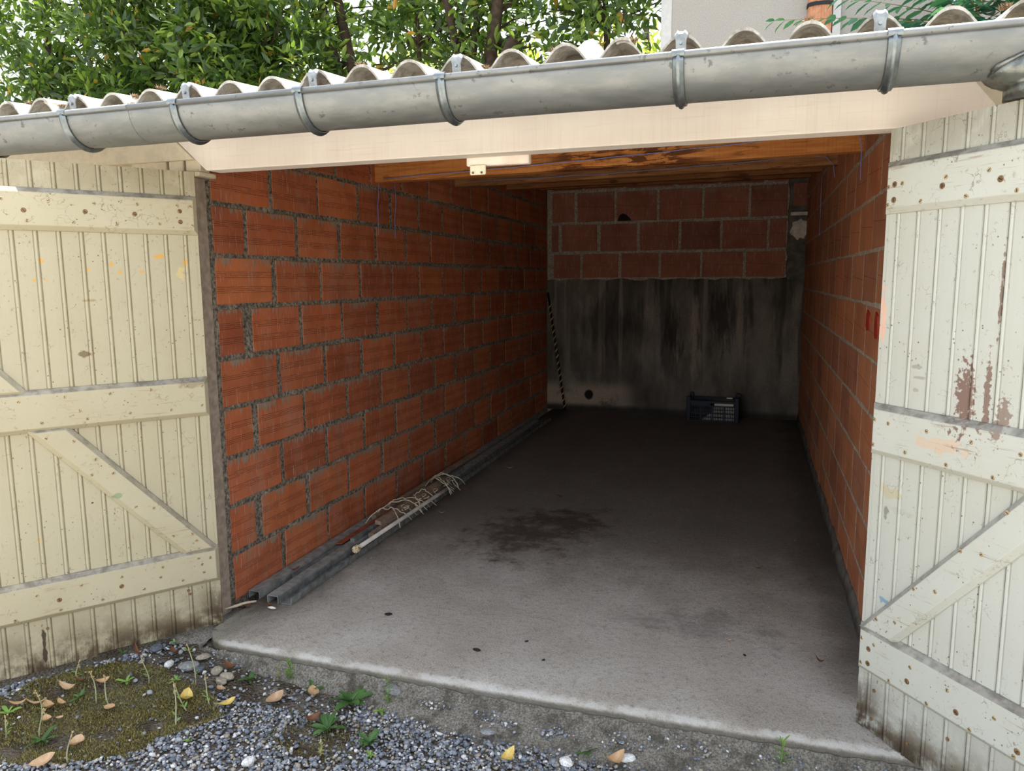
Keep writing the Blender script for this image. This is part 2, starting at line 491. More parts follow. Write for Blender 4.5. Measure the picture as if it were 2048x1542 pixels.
def side_wall(name, x, sgn, mat, mmat, starts, label, gap, wide):
    root_mb = MB()
    # mortar body
    xi = x - sgn*(.002 if sgn > 0 else -.0008)
    xo = x - sgn*.16
    poly = [(-.03, -.05), (5.2, -.05), (5.2, roof_z(5.2)-.03), (-.03, roof_z(-.03)-.03)]
    # cut the inner face finely so it is uneven
    root_mb.prism(poly, 0, min(xi, xo), max(xi, xo))
    w = obj(name, root_mb, mmat)
    tag(w, label, 'wall', kind='structure')
    rz = PI/2 if sgn > 0 else -PI/2
    k = 0
    z = 0.0
    while z < 2.6:
        st, pitch = starts[k % len(starts)], .3935
        js = [.004]+[st+pitch*i+rnd.uniform(-.008, .008) for i in range(15) if st+pitch*i < 5.1]+[5.17]
        for i in range(len(js)-1):
            a, b = js[i], js[i+1]
            ga = (wide.get(k, gap) if i == 1 else gap)*(rnd.uniform(.6, 1.5) if gap > .01 else rnd.uniform(.7, 1.3))
            gb = (wide.get(k, gap) if i == 0 else gap)*(rnd.uniform(.6, 1.5) if gap > .01 else rnd.uniform(.7, 1.3))
            y0, y1 = a+(ga/2 if i else 0), b-gb/2
            ht = .211
            top = min(z+ht, roof_z(y0)-.045)
            hh = top-z-(.019 if sgn > 0 else .014)
            if hh < .03 or y1-y0 < .03: continue
            brick(w, mat, y1-y0, hh, (x+sgn*(rnd.uniform(-.002, .003) if sgn > 0 else rnd.uniform(.0011, .0019)), (y0+y1)/2, z+(.017 if sgn > 0 else .012)+hh/2+rnd.uniform(-.002, .002)), rz, rnd.uniform(-.004, .004))
        z += .2112
        k += 1
    return w
L_ST = [.37, .19, .388, .204, .392, .196, .393, .199, .40, .17, .36, .2]
wl = side_wall('wall_left', 0.0, 1, m_brick_left, m_mortar, L_ST, 'left garage wall of ribbed red clay blocks in dark mortar', .027, {1: .055, 5: .055, 3: .036, 7: .034, 0: .026, 6: .03})
R_ST = [.21, .40, .20, .41, .22, .445, .217, .40, .25, .38, .2, .4]
wr = side_wall('wall_right', 2.53, -1, m_brick_right, m_mortar_pale, R_ST, 'right garage wall of smooth red clay blocks in pale mortar', .017, {})
# cement rim at the foot of the right wall
mb = MB(); rings = []
for i in range(40):
    y = -.02+5.1*i/39
    w_ = .012+rnd.uniform(0, .014)
    rings.append([(2.531, y, .0), (2.531, y, .05+rnd.uniform(0, .05)), (2.531-w_*.6, y, .035+rnd.uniform(0, .02)), (2.531-w_, y, .0)])
mb.loft(rings)
obj('cement_foot', mb, m_pillar, wr, smooth=True)
# red paint dabs on right wall
m_redpaint = plain('red_paint_dab', s(150, 44, 30), .6, 0, .2, 40)
def dab(y, z, w, h, seed):
    r = random.Random(seed); mb = MB(); n = 14
    pts = []
    for k in range(n):
        a = 2*PI*k/n
        pts.append((y+w/2*math.copysign(abs(math.cos(a))**.5, math.cos(a))*r.uniform(.8, 1.1), z+h/2*math.copysign(abs(math.sin(a))**.6, math.sin(a))*r.uniform(.75, 1.1)))
    mb.prism(pts, 0, 2.5235, 2.5285)
    return obj('paint_dab', mb, m_redpaint, wr)
dab(.76, 1.205, .10, .085, 3)
dab(.535, 1.20, .08, .10, 4)

# ---- back wall
mb = MB()
mb.prism([(-.02, -.05), (2.55, -.05), (2.55, roof_z(5.2)-.03), (-.02, roof_z(5.2)-.03)], 1, 5.178, 5.34)
wb = obj('wall_back', mb, m_mortar_pale)
tag(wb, 'back garage wall, red blocks above dark stained cement render', 'wall', kind='structure')
mb = MB(); nx, nz = 40, 24; vs = []
for j in range(nz+1):
    for i in range(nx+1):
        zz = 1.372*j/nz
        if j == nz: zz += rnd.uniform(-.012, .012)
        vs.append((2.53*i/nx, 5.158+rnd.uniform(-.0015, .0015)+(.02 if j == nz else 0), zz))
fs = [(j*(nx+1)+i, j*(nx+1)+i+1, (j+1)*(nx+1)+i+1, (j+1)*(nx+1)+i) for j in range(nz) for i in range(nx)]
mb.add(vs, fs)
obj('render_coat', mb, m_render, wb, smooth=True)
rows = [(1.379, 1.645, [.03, .055, .363, .765, 1.166, 1.57, 1.974, 2.365]), (1.65, 1.94, [.03, .139, .542, .954, 1.357, 1.756, 2.187, 2.365]),
        (1.946, 2.262, [.035, .307, .714, 1.142, 1.574, 2.009, 2.365]), (2.27, 2.40, [.04, .38, .80, 1.30, 1.73, 2.15, 2.365])]
for z0, z1, xs in rows:
    for a, b in zip(xs[:-1], xs[1:]):
        if b-a < .05: continue
        brick(wb, m_brick_back, b-a-.03*rnd.uniform(.7, 1.3), z1-z0-.022, ((a+b)/2, 5.168+rnd.uniform(0, .004), (z0+z1)/2+rnd.uniform(-.004, .004)), 0, rnd.uniform(-.006, .006))
mb = MB(); rings = []
for k in range(16):
    z = 1.36+1.06*k/15
    x0 = 2.362+rnd.uniform(-.012, .012)
    rings.append([(x0, 5.18, z), (x0+.006, 5.150, z), (2.532, 5.150+rnd.uniform(-.004, .004), z), (2.532, 5.18, z)])
mb.loft(rings)
obj('pillar', mb, m_pillar, wb)
brick(wb, m_brick_back, .12, .21, (2.46, 5.140, 2.15), 0, 0)
def blob(name, mat, parent, cx, cz, rx, rz, y0, y1, seed, n=18):
    r = random.Random(seed); mb = MB()
    pts = [(cx+rx*math.cos(2*PI*k/n)*r.uniform(.72, 1.12), cz+rz*math.sin(2*PI*k/n)*r.uniform(.72, 1.12)) for k in range(n)]
    mb.prism(pts, 1, y0, y1)
    return obj(name, mb, mat, parent)
blob('plaster_patch', m_plaster, wb, 2.46, 1.83, .085, .10, 5.138, 5.155, 5)
mb = MB(); mb.box(2.38, 2.535, 5.10, 5.16, 1.955, 1.985)
obj('ledge', mb, m_plaster, wb)
m_dark = plain('dark_soot', s(34, 30, 30), .95)
mb = MB()
mb.prism([(.74, 1.957), (.755, 2.01), (.785, 2.03), (.82, 2.02), (.86, 1.985), (.875, 1.957)], 1, 5.158, 5.172)
obj('broken_hole', mb, m_dark, wb)

# ---- roof of corrugated sheets (the ceiling of the garage is their underside)
g = M('fibre_cement'); P = g.pos(); p = g.xyz(P)
n1 = g.noise(P, 18, 5, .7); n2 = g.noise(P, 120, 4, .7)
c = g.mix(g.step(n1, .35, .65), s(150, 142, 128), s(206, 198, 184))
c = g.mix(g.mul(g.step(n2, .55, .7), .4), c, s(110, 102, 88))
c = g.mix(g.mul(g.step(g.noise(g.sc(P, (1, .25, 1)), 12, 3), .58, .66), .5), c, s(214, 208, 196))
m_fibre = g.bsdf(c, .9, 0, n2, .4, .004, .2)
roof = empty('roof')
tag(roof, 'low pitched roof of weathered grey corrugated sheets above the garage', 'roof', kind='structure')
PITCH_W, X0W, AMP = .1610, .106, .030
def wave(x):
    th = 2*PI*(x-X0W)/PITCH_W
    return AMP*(math.cos(th)-.14*math.cos(2*th)+.14)
m_clip = plain('galvanised_hook', s(146, 150, 152), .42, .7, .2, 50)
def crest_x(n): return X0W+PITCH_W*n
sheets = [(-2.58, -1.40), (-1.43, -.34), (-.36, .71), (.68, 1.735), (1.70, 2.78), (2.74, 3.95)]
sheet_objs = []
for si, (xa, xb) in enumerate(sheets):
    lift = .007*(si % 2 == 1)
    n = int((xb-xa)/PITCH_W*14)
    ys = [-.40-.01*rnd.random(), -.2, .3, 1.2, 2.5, 4, 5.55]
    mb = MB(); rings = []
    for y in ys:
        r = []
        for i in range(n+1):
            x = xa+(xb-xa)*i/n
            r.append((x, y, roof_z(y)+wave(x)+lift+.0042))
        for i in range(n, -1, -1):
            x = xa+(xb-xa)*i/n
            r.append((x, y, roof_z(y)+wave(x)+lift-.0042))
        rings.append(r)
    b = 0
    N = 2*(n+1)
    mb.loft(rings, caps=False)
    for k in (0, len(ys)-1):
        for i in range(n):
            mb.f.append((k*N+i, k*N+i+1, k*N+N-2-i, k*N+N-1-i))
    so = obj('roof_sheet', mb, m_fibre, roof, smooth=False)
    sheet_objs.append((xa, xb, so))
def clip(n, parent):
    x = crest_x(n); zc = roof_z(-.41)+AMP+.0045
    mb = MB(); w = .017
    path = [(-.26, zc+.013), (-.34, zc+.006), (-.395, zc+.005), (-.414, zc+.003), (-.423, zc-.006), (-.422, zc-.018), (-.416, zc-.05), (-.410, zc-.085)]
    rings = []
    for k, (y, z) in enumerate(path):
        ww = w*(1 if k < 5 else .8)
        rings.append([(x-ww, y, z-.005), (x-ww*.6, y-.002, z+.002), (x-ww*.3, y-.002, z-.001), (x+ww*.3, y-.002, z-.001), (x+ww*.6, y-.002, z+.002), (x+ww, y, z-.005), (x+ww, y+.004, z-.008), (x-ww, y+.004, z-.008)])
    mb.loft(rings)
    mb.tube([(x, -.4285, zc-.030), (x, -.420, zc-.030)], .0045, 8)
    return obj('hook_clip', mb, m_clip, parent)
for n in (-8, -5, -2, 1, 4, 7, 11, 14, 17):
    x = crest_x(n)
    for xa, xb, so in sheet_objs:
        if xa <= x < xb:
            clip(n, so); break
# moss and litter lodged in the valleys of the roof edge
m_litter = M('dry_moss_litter'); R = m_litter.island()
m_litter = m_litter.bsdf(m_litter.ramp(R, [(0, s(82, 70, 52)), (.5, s(132, 116, 88)), (.8, s(168, 152, 122)), (1, s(150, 92, 60))]), .95)
def tufts(pts, size, n):
    V = []; F = []
    for (x, y, z, rx, ry, rz_) in pts:
        for _ in range(n):
            a = rnd.uniform(0, 2*PI); rr = rnd.random()**.5
            px, py = x+rx*rr*math.cos(a), y+ry*rr*math.sin(a)
            pz = z+rz_*(1-rr*rr)*rnd.random()
            d = Vector((rnd.gauss(0, .7), rnd.gauss(0, .7), rnd.uniform(.1, 1))).normalized()*size*rnd.uniform(.5, 1.4)
            sd = d.cross(Vector((rnd.gauss(0, 1), rnd.gauss(0, 1), rnd.gauss(0, 1)))).normalized()*size*.16
            b = len(V)
            V += [(px-sd.x, py-sd.y, pz-sd.z), (px+sd.x, py+sd.y, pz+sd.z), (px+d.x, py+d.y, pz+d.z)]
            F.append((b, b+1, b+2))
    mb = MB(); mb.v = V; mb.f = F
    return mb
tp = []
for n in range(-14, 20):
    x = crest_x(n)+PITCH_W/2
    for k in range(3):
        y = rnd.uniform(-.39, -.1)
        tp.append((x+rnd.uniform(-.02, .02), y, roof_z(y)-AMP+.004, rnd.uniform(.015, .04), rnd.uniform(.03, .07), rnd.uniform(.008, .028)))
    if rnd.random() < .6:
        y = rnd.uniform(-.38, -.3)
        xx = crest_x(n)+rnd.uniform(-.05, .05)
        tp.append((xx, y, roof_z(y)+wave(xx)+.013, .012, .02, .005))
lit = obj('moss_litter', tufts(tp, .012, 130), m_litter, roof, fix=False)
lit['kind'] = 'stuff'
# loose broken shard standing on the roof
mb = MB()
mb.prism([(1.525, .0), (1.66, .0), (1.625, .085), (1.585, .165), (1.562, .150)], 1, 0, .006)
shard = obj('roof_shard', mb, m_fibre, None, (0, -.30, roof_z(-.22)+.005), (-.95, 0, 0))
tag(shard, 'bright triangular shard of broken roof sheet standing between two roof ridges', 'shard')

# ---- beams under the roof
def mat_wood(name, c0, c1, dark, amt, seed, span=None):
    g = M(name); O = g.obj(); o = g.xyz(O)
    gr = g.noise(g.sc(O, (1.6, 22, 22), (seed, 0, 0)), 2.2, 5, .6, .6)
    saw = g.noise(g.sc(O, (90, 2, 2)), 1.0, 2)
    c = g.mix(g.step(gr, .35, .7), c0, c1)
    c = g.mix(g.mul(g.step(saw, .45, .7), .16), c, s(90, 56, 30))
    kn = g.vor(g.sc(O, (3.2, 9, 9), (seed*2, .3, .1)), 1.0)
    c = g.mix(g.mul(g.step(kn.outputs['Distance'], .16, .08), .8), c, s(72, 38, 18))
    st = g.noise(g.sc(O, (2.4, 14, 20), (seed*3, 0, 0)), 1.5, 5, .7, 1.2)
    mk = g.mul(g.step(st, .56, .64), amt)
    if span: mk = g.mx(g.mul(mk, .5), g.mul(g.mul(g.step(st, .44, .52), amt), g.mul(g.step(o[0], span[0]-.1, span[0]+.1), g.step(o[0], span[1]+.1, span[1]-.1))))
    c = g.mix(mk, c, dark)
    return g.bsdf(c, .75, 0, g.add(gr, g.mul(saw, .5)), .35, .004, .2)
m_beam1 = mat_wood('orange_pine', s(176, 108, 52), s(200, 134, 74), s(66, 28, 14), .85, 1.3, (-.22, .58))
m_beam2 = mat_wood('brown_pine', s(124, 82, 46), s(160, 112, 70), s(70, 40, 24), .7, 4.1)
m_beam3 = mat_wood('dull_pine', s(128, 80, 44), s(150, 100, 58), s(80, 44, 22), .5, 7.7)
def beam(name, yl, yr, zb, h, w, mat, label):
    L = math.hypot(2.56, yr-yl); a = math.atan2(yr-yl, 2.53)
    mb = MB(); mb.box(-L/2, L/2, 0, w, 0, h)
    o = obj(name, mb, mat, None, (1.265, (yl+yr)/2, zb), (0, 0, a))
    bevel(o, .004, 1)
    tag(o, label, 'beam', kind='structure')
    return o
beam('ceiling_beam', 1.40, 1.20, 1.936, .175, .075, m_beam1, 'first orange pine roof beam, with dark stains, behind the white lintel')
beam('ceiling_beam', 2.62, 2.42, 2.043, .175, .075, m_beam2, 'second roof beam from the front, dull brown with a pale grain patch')
beam('ceiling_beam', 3.80, 3.55, 2.150, .175, .075, m_beam3, 'third roof beam from the front, thin strip seen below the second')
beam('ceiling_beam', 4.85, 4.80, 2.262, .165, .075, m_beam3, 'rearmost roof beam in the dark close to the back wall')

# ---- lintel boards (trim) over the opening
g = M('pinkish_white_wood_paint'); O = g.pos()
gr = g.noise(g.sc(O, (1.2, 20, 30)), 3, 5, .65, .4); sw = g.noise(g.sc(O, (120, 4, 4)), 1, 2); n1 = g.noise(O, 3, 3)
c = g.mix(g.step(n1, .35, .7), s(226, 214, 200), s(216, 203, 189))
c = g.mix(g.mul(g.step(gr, .55, .75), .3), c, s(184, 164, 146))
c = g.mix(g.mul(g.step(sw, .5, .75), .18), c, s(196, 178, 162))
m_lintel = g.bsdf(c, .7, 0, g.add(gr, g.mul(sw, .5)), .22, .003, .25)
m_lintel_old = plain('old_cream_wood_paint', s(204, 190, 164), .75, 0, .1, 25, .25)
mb = MB()
LB = 1.803
mb.prism([(-.172, 2.02), (.069, LB), (2.703, LB), (2.703, 1.853), (2.655, 1.912), (2.63, 1.95), (2.60, 2.02)], 1, -.10, -.02)
lint = obj('trim_1', mb, m_lintel)
bevel(lint, .004, 2)
tag(lint, 'pinkish white wooden lintel board over the open garage', 'lintel', kind='structure')
mb = MB()
mb.prism([(-3.2, 2.02), (-3.2, 1.848), (.015, 1.848), (-.176, 2.02)], 1, -.10, -.03)
l2 = obj('trim_2', mb, m_lintel_old)
bevel(l2, .003, 1)
tag(l2, 'cream fascia board of the next garage on the left, mitred to the lintel', 'fascia', kind='structure')
# end of the sill timber over the left jamb
m_jamb = plain('weathered_grey_jamb_wood', s(150, 134, 118), .85, 0, .22, 30, .4)
mb = MB(); mb.box(-.09, .035, -.10, .0, 1.785, 1.803)
o = obj('lintel_bearer', mb, m_lintel_old, lint); bevel(o, .003, 1)
mb = MB(); mb.box(-.09, 0.004, -.095, -.028, -.02, 1.785)
j1 = obj('trim_3', mb, m_jamb); bevel(j1, .004, 1)
tag(j1, 'weathered grey wooden door post between left door leaf and brick wall', 'door post', kind='structure')
mb = MB(); mb.box(2.53, 2.62, -.095, -.03, -.02, 1.803)
j2 = obj('trim_4', mb, m_jamb); bevel(j2, .004, 1)
tag(j2, 'wooden door post behind the hinge edge of the right door leaf', 'door post', kind='structure')
# small blocks in the gap above the left door
for i, (xa, xb) in enumerate([(-.30, -.13), (-.118, -.05), (-.038, .03)]):
    mb = MB(); mb.box(xa, xb, -.085, -.03, 1.803, 1.85)
    o = obj('filler_block', mb, m_lintel_old, l2); bevel(o, .003, 1)
# stop block and strike plate behind the lintel
m_block = plain('chipped_white_paint', s(230, 214, 200), .7, 0, .12, 18, .3)
mb = MB(); mb.box(1.105, 1.335, -.02, .012, 1.776, 1.85)
o = obj('stop_block', mb, m_block); bevel(o, .004, 1)
tag(o, 'chipped white door stop block fixed behind middle of the lintel', 'block')
m_plate = plain('ivory_painted_metal', s(226, 222, 196), .5, 0, .06, 40, .1)
m_screw_dark = plain('tarnished_brass', s(120, 92, 56), .45, .6, .25, 120)
plate = empty('strike_plate', (1.15, -.024, 1.757))
tag(plate, 'small ivory strike plate with two screws below the stop block', 'plate')
mb = MB(); mb.box(-.029, .029, -.004, .004, -.012, .022)
bevel(obj('plate', mb, m_plate, plate), .003, 1)
for dx in (-.017, .015):
    mb = MB(); mb.tube([(dx, -.0065, -.005), (dx, -.003, -.005)], .0042, 8)
    obj('screw', mb, m_screw_dark, plate)
# front wall of the neighbouring garage, hidden for the most part by the left leaf
m_front = plain('pale_cement_front', s(196, 184, 162), .9, 0, .12, 12, .3)
mb = MB(); mb.box(-3.2, -.09, -.036, .13, -.1, 1.95)
o = obj('wall_front', mb, m_front); tag(o, 'pale front wall of the next garage behind the left door', 'wall', kind='structure')
mb = MB(); mb.box(2.56, 3.9, -.036, .13, -.1, 2.01)
o = obj('wall_front_right', mb, m_front); tag(o, 'pale front wall of the next garage behind the right door', 'wall', kind='structure')

# ================================================================== DOORS
def door(name, org, d, sgn, base, dirt, spots, label, bounds, screws, nails):
    ang = math.atan2(d[1], d[0])
    root = empty(name, (org[0], org[1], 0), (0, 0, ang))
    tag(root, label, 'door', kind='structure')
    g, c, n2, n3, O, u, z = mat_paint(name+'_board_paint', root, base, dirt, sgn, spots)
    lx = g.xyz(g.obj())[0]
    grv = g.mx(g.step(lx, .0034, .0016), g.mul(g.step(g.math('ABSOLUTE', g.math('SUBTRACT', lx, .0136)), .0016, .0007), .5))
    grv = g.mul(grv, g.step(g.add(g.noise(O, 6, 4, .6), g.mul(g.step(z, 1.5, 1.75), .2)), .36, .56))
    c = g.mix(g.mul(grv, .42), c, s(104, 90, 64))
    m_b = g.bsdf(c, .62, 0, g.add(g.mul(n2, .5), g.mul(n3, .5)), .18, .003, .3)
    g, c, n2, n3, O, u, z = mat_paint(name+'_ledge_paint', root, tuple(min(1, x*1.03) for x in base[:3])+(1,), dirt, sgn, spots)
    gr = g.noise(g.sc(O, (2, 30, 30)), 3, 4, .6)
    wear = g.mul(g.step(gr, .57, .66), g.step(g.noise(O, 6, 3), .44, .58))
    c = g.mix(g.mul(wear, .6), c, s(150, 128, 110))
    nz_ = g.xyz(g.n('ShaderNodeNewGeometry').outputs['Normal'])[2]
    dusty = g.mul(g.step(nz_, .25, .6), g.add(.55, g.mul(g.step(g.noise(O, 11, 4, .6), .35, .6), .45)))
    c = g.mix(g.mul(dusty, .9), c, g.mix(g.step(g.noise(O, 30, 4), .35, .65), s(98, 92, 83), s(140, 134, 124)))
    m_l = g.bsdf(c, .65, 0, g.add(g.mul(n2, .5), g.mul(gr, .6)), .22, .003, .3)
    # boards
    cache = {}
    for i in range(len(bounds)-1):
        a, b = bounds[i], bounds[i+1]
        w = round(b-a, 3)
        z0 = rnd.choice([0, 0, .004, .008, -.003])
        key = (w, z0)
        if key not in cache:
            prof = [(0, -.005), (.0010, -.005), (.0028, -.0012), (.0060, 0.0010), (.0095, 0.0006), (.0120, -.0010), (.0130, -.0030), (.0142, -.0030), (.0165, -.0003), (w*.5, .0002), (w-.002, 0), (w-.0004, -.004)]
            if i == 0: prof = [(0, -.004), (.003, 0)]+[(w*.5, .0002), (w-.002, 0), (w-.0004, -.004)]
            ring = [(uu, yy*sgn) for uu, yy in prof]+[(w-.0004, -.024*sgn), (0, -.024*sgn)]
            mb = MB()
            mb.loft([[(uu, yy, zz) for uu, yy in ring] for zz in (z0, .6, 1.2, 1.79)])
            me = mb.mesh('board'); fix_normals(me); cache[key] = me
        o = obj('board', cache[key], m_b, root, (a, sgn*rnd.uniform(-.0006, .0006), 0))
    W = bounds[-1]
    # ledges and braces
    def offs(poly, d):
        n = len(poly)
        ar = sum(poly[k][0]*poly[(k+1) % n][1]-poly[(k+1) % n][0]*poly[k][1] for k in range(n))
        sg = 1 if ar > 0 else -1
        out = []
        for k in range(n):
            a, b, c_ = Vector(poly[k-1]), Vector(poly[k]), Vector(poly[(k+1) % n])
            e1 = (b-a).normalized(); e2 = (c_-b).normalized()
            n1 = Vector((e1.y, -e1.x))*sg; n2 = Vector((e2.y, -e2.x))*sg
            m = (n1+n2); m = m.normalized()
            out.append(tuple(b+m*(d/max(.35, m.dot(n1)))))
        return out
    def slab_(nm, poly, th=.022):
        mb = MB()
        o0 = offs(poly, .010); o1 = offs(poly, .0085); o2 = offs(poly, -.0065)
        mb.loft([[(a_, 0, b_) for a_, b_ in o0], [(a_, .006*sgn, b_) for a_, b_ in o1], [(a_, (th-.001)*sgn, b_) for a_, b_ in o2], [(a_, th*sgn, b_) for a_, b_ in offs(poly, -.009)]])
        return obj(nm, mb, m_l, root)
    parts = {}
    def wav(p0, p1, n=6, amp=.0012):
        return [(p0[0]+(p1[0]-p0[0])*k/n+0, p0[1]+(p1[1]-p0[1])*k/n+rnd.uniform(-amp, amp)) for k in range(n)]
    def rect(z0, z1, u0=.008):
        return wav((u0, z0), (W, z0))+wav((W, z0), (W, z1), 1, 0)+wav((W, z1), (u0, z1))+wav((u0, z1), (u0, z0), 1, 0)
    parts['t'] = slab_('ledge', rect(1.566, 1.690))
    parts['m'] = slab_('ledge', rect(.874, 1.006))
    parts['b'] = slab_('ledge', rect(.198, .327))
    parts['d'] = slab_('brace', [(.012, .328), (.122, .328), (.597, .873), (.486, .873)])
    parts['u'] = slab_('brace', [(.600, 1.007), (.715, 1.007), (1.175, 1.565), (1.065, 1.565)])
    for (k, uu, zz, big) in screws:
        lo, hi = {'t': (1.580, 1.678), 'm': (.888, .994), 'b': (.212, .315), 'd': (.34, .86)}[k]
        zz = min(max(zz, lo), hi); uu = max(uu, .020)
        r = .0085 if big else .0062
        mb = MB(); n = 10
        th = .022*sgn
        ang_ = rnd.uniform(0, PI)
        dep = .0012*sgn
        ringo = [(uu+r*math.cos(2*PI*q/n), th+dep*.2, zz+r*math.sin(2*PI*q/n)) for q in range(n)]
        ringi = [(uu+r*.8*math.cos(2*PI*q/n), th+dep, zz+r*.8*math.sin(2*PI*q/n)) for q in range(n)]
        mb.loft([[(a_, th-.004*sgn, b_) for a_, _, b_ in ringo], ringo, ringi])
        so = obj('screw', mb, m_bolt if big else m_screw, parts[k])
        # slot
        mb = MB(); sl = r*.62
        ca, sa = math.cos(ang_), math.sin(ang_)
        q = [(uu+ca*sl-sa*.0009, zz+sa*sl+ca*.0009), (uu-ca*sl-sa*.0009, zz-sa*sl+ca*.0009), (uu-ca*sl+sa*.0009, zz-sa*sl-ca*.0009), (uu+ca*sl+sa*.0009, zz+sa*sl-ca*.0009)]
        me = mb
        mb.prism(q, 1, th+dep*.9, th+dep*1.25)
        so.data.materials.append(m_slot)
        # join slot into the screw mesh
        b0 = len(so.data.vertices)
        vs = [v.co[:] for v in so.data.vertices]+mb.v
        fs = [tuple(p.vertices) for p in so.data.polygons]+[tuple(i_+b0 for i_ in f) for f in mb.f]
        nf0 = len(so.data.polygons)
        me2 = bpy.data.meshes.new('screw'); me2.from_pydata(vs, [], fs)
        fix_normals(me2)
        for mm in so.data.materials: me2.materials.append(mm)
        me2.polygons.foreach_set('material_index', [0]*nf0+[1]*len(mb.f))
        so.data = me2
    for (uu, zz) in nails:
        mb = MB(); mb.tube([(uu, -.002*sgn, zz), (uu, .0025*sgn, zz)], .0055, 8)
        obj('nail', mb, m_bolt, root)
    return root, m_b, m_l
m_screw = plain('rusty_brass_screw', s(170, 150, 116), .5, .3, .35, 150)
m_bolt = plain('rusty_bolt_head', s(126, 98, 70), .6, .3, .45, 120)
m_slot = plain('screw_slot_dirt', s(60, 44, 30), .9)
LDO, LDD = (.066, -.166), (-.598, -.801)
RDO, RDD = (2.439, -.166), (.617, -.787)
SCREWS_L = [('t', 0.553, 1.623, True), ('t', 0.546, 1.589, False), ('t', 0.48, 1.658, False), ('t', 0.372, 1.626, True), ('t', 0.411, 1.588, False), ('t', 0.343, 1.655, False), ('t', 0.276, 1.588, False), ('t', 0.216, 1.624, True), ('t', 0.206, 1.659, False), ('t', 0.135, 1.592, False), ('t', 0.072, 1.66, False), ('t', 0.063, 1.641, True), ('t', 0.063, 1.602, True), ('t', 0.024, 1.659, False), ('t', 0.021, 1.589, False), ('t', 0.613, 1.658, False), ('m', 0.621, 0.981, False), ('m', 0.559, 0.9, False), ('m', 0.484, 0.984, False), ('m', 0.42, 0.9, False), ('m', 0.342, 0.983, False), ('m', 0.281, 0.905, False), ('m', 0.207, 0.984, False), ('m', 0.141, 0.902, False), ('m', 0.078, 0.988, False), ('m', 0.024, 0.983, False), ('m', 0.029, 0.908, False), ('m', 0.442, 0.931, False), ('d', 0.552, 0.845, False), ('d', 0.469, 0.824, False), ('d', 0.406, 0.748, False), ('d', 0.422, 0.694, False), ('d', 0.353, 0.69, False), ('d', 0.287, 0.55, False), ('d', 0.226, 0.534, False), ('d', 0.165, 0.411, False), ('d', 0.096, 0.405, False), ('d', 0.082, 0.375, False), ('b', 0.693, 0.215, False), ('b', 0.623, 0.288, False), ('b', 0.557, 0.254, True), ('b', 0.556, 0.217, False), ('b', 0.486, 0.292, False), ('b', 0.421, 0.22, False), ('b', 0.356, 0.255, True), ('b', 0.353, 0.291, False), ('b', 0.281, 0.225, False), ('b', 0.221, 0.258, False), ('b', 0.211, 0.296, False), ('b', 0.141, 0.226, False), ('b', 0.08, 0.302, False), ('b', 0.068, 0.274, False), ('b', 0.063, 0.24, False), ('b', 0.036, 0.295, False)]
SCREWS_R = [('t', 0.008, 1.629, False), ('t', 0.04, 1.634, True), ('t', 0.065, 1.634, False), ('t', 0.04, 1.592, True), ('t', 0.014, 1.562, False), ('t', 0.129, 1.563, False), ('t', 0.201, 1.634, False), ('t', 0.192, 1.613, True), ('t', 0.262, 1.565, False), ('t', 0.32, 1.636, False), ('t', 0.351, 1.611, True), ('t', 0.394, 1.563, False), ('m', 0.008, 0.97, False), ('m', 0.069, 0.966, False), ('m', 0.197, 0.967, False), ('m', 0.329, 0.964, False), ('m', 0.458, 0.96, False), ('m', 0.011, 0.895, False), ('m', 0.132, 0.895, False), ('m', 0.263, 0.89, False), ('m', 0.394, 0.888, False), ('d', 0.437, 0.811, False), ('d', 0.322, 0.674, False), ('d', 0.381, 0.685, False), ('d', 0.19, 0.518, False), ('d', 0.258, 0.537, False), ('d', 0.071, 0.376, False), ('d', 0.136, 0.395, False), ('b', 0.021, 0.296, False), ('b', 0.068, 0.294, False), ('b', 0.049, 0.272, True), ('b', 0.023, 0.218, False), ('b', 0.049, 0.226, True), ('b', 0.197, 0.288, False), ('b', 0.129, 0.21, False), ('b', 0.19, 0.242, True), ('b', 0.316, 0.283, False), ('b', 0.257, 0.207, False), ('b', 0.346, 0.237, True), ('b', 0.388, 0.206, False), ('b', 0.45, 0.28, False), ('b', 0.514, 0.229, True), ('b', 0.507, 0.206, False)]
NAILS_R = [(0.06, 0.139), (0.056, 0.045), (0.188, 0.043), (0.312, 0.134)]
oc = s(206, 152, 62)
lspots = [(.515, 1.455, .008, .008, oc, .8, 60), (.54, 1.39, .007, .006, oc, .8, 60), (.505, 1.39, .007, .005, oc, .7, 60), (.30, 1.445, .008, .009, oc, .8, 60),
          (.275, 1.418, .007, .006, oc, .8, 60), (.20, 1.42, .008, .007, oc, .8, 60), (.375, 1.425, .006, .006, oc, .7, 60), (.14, 1.475, .02, .010, oc, .8, 90), (.05, 1.455, .010, .016, oc, .7, 80),
          (.07, 1.41, .014, .03, s(214, 186, 110), .45, 50),
          (.372, 1.318, .030, .006, s(150, 118, 62), .6, 40), (.405, 1.13, .022, .012, s(112, 90, 64), .85, 30), (.35, .60, .028, .010, s(122, 140, 104), .7, 40),
          (.425, .585, .006, .004, s(60, 34, 26), .9, 60), (.615, .085, .008, .10, s(50, 34, 24), .9, 20), (.60, .48, .006, .010, oc, .6, 60),
          (.06, 1.0, .08, .02, s(120, 100, 70), .5, 30)]
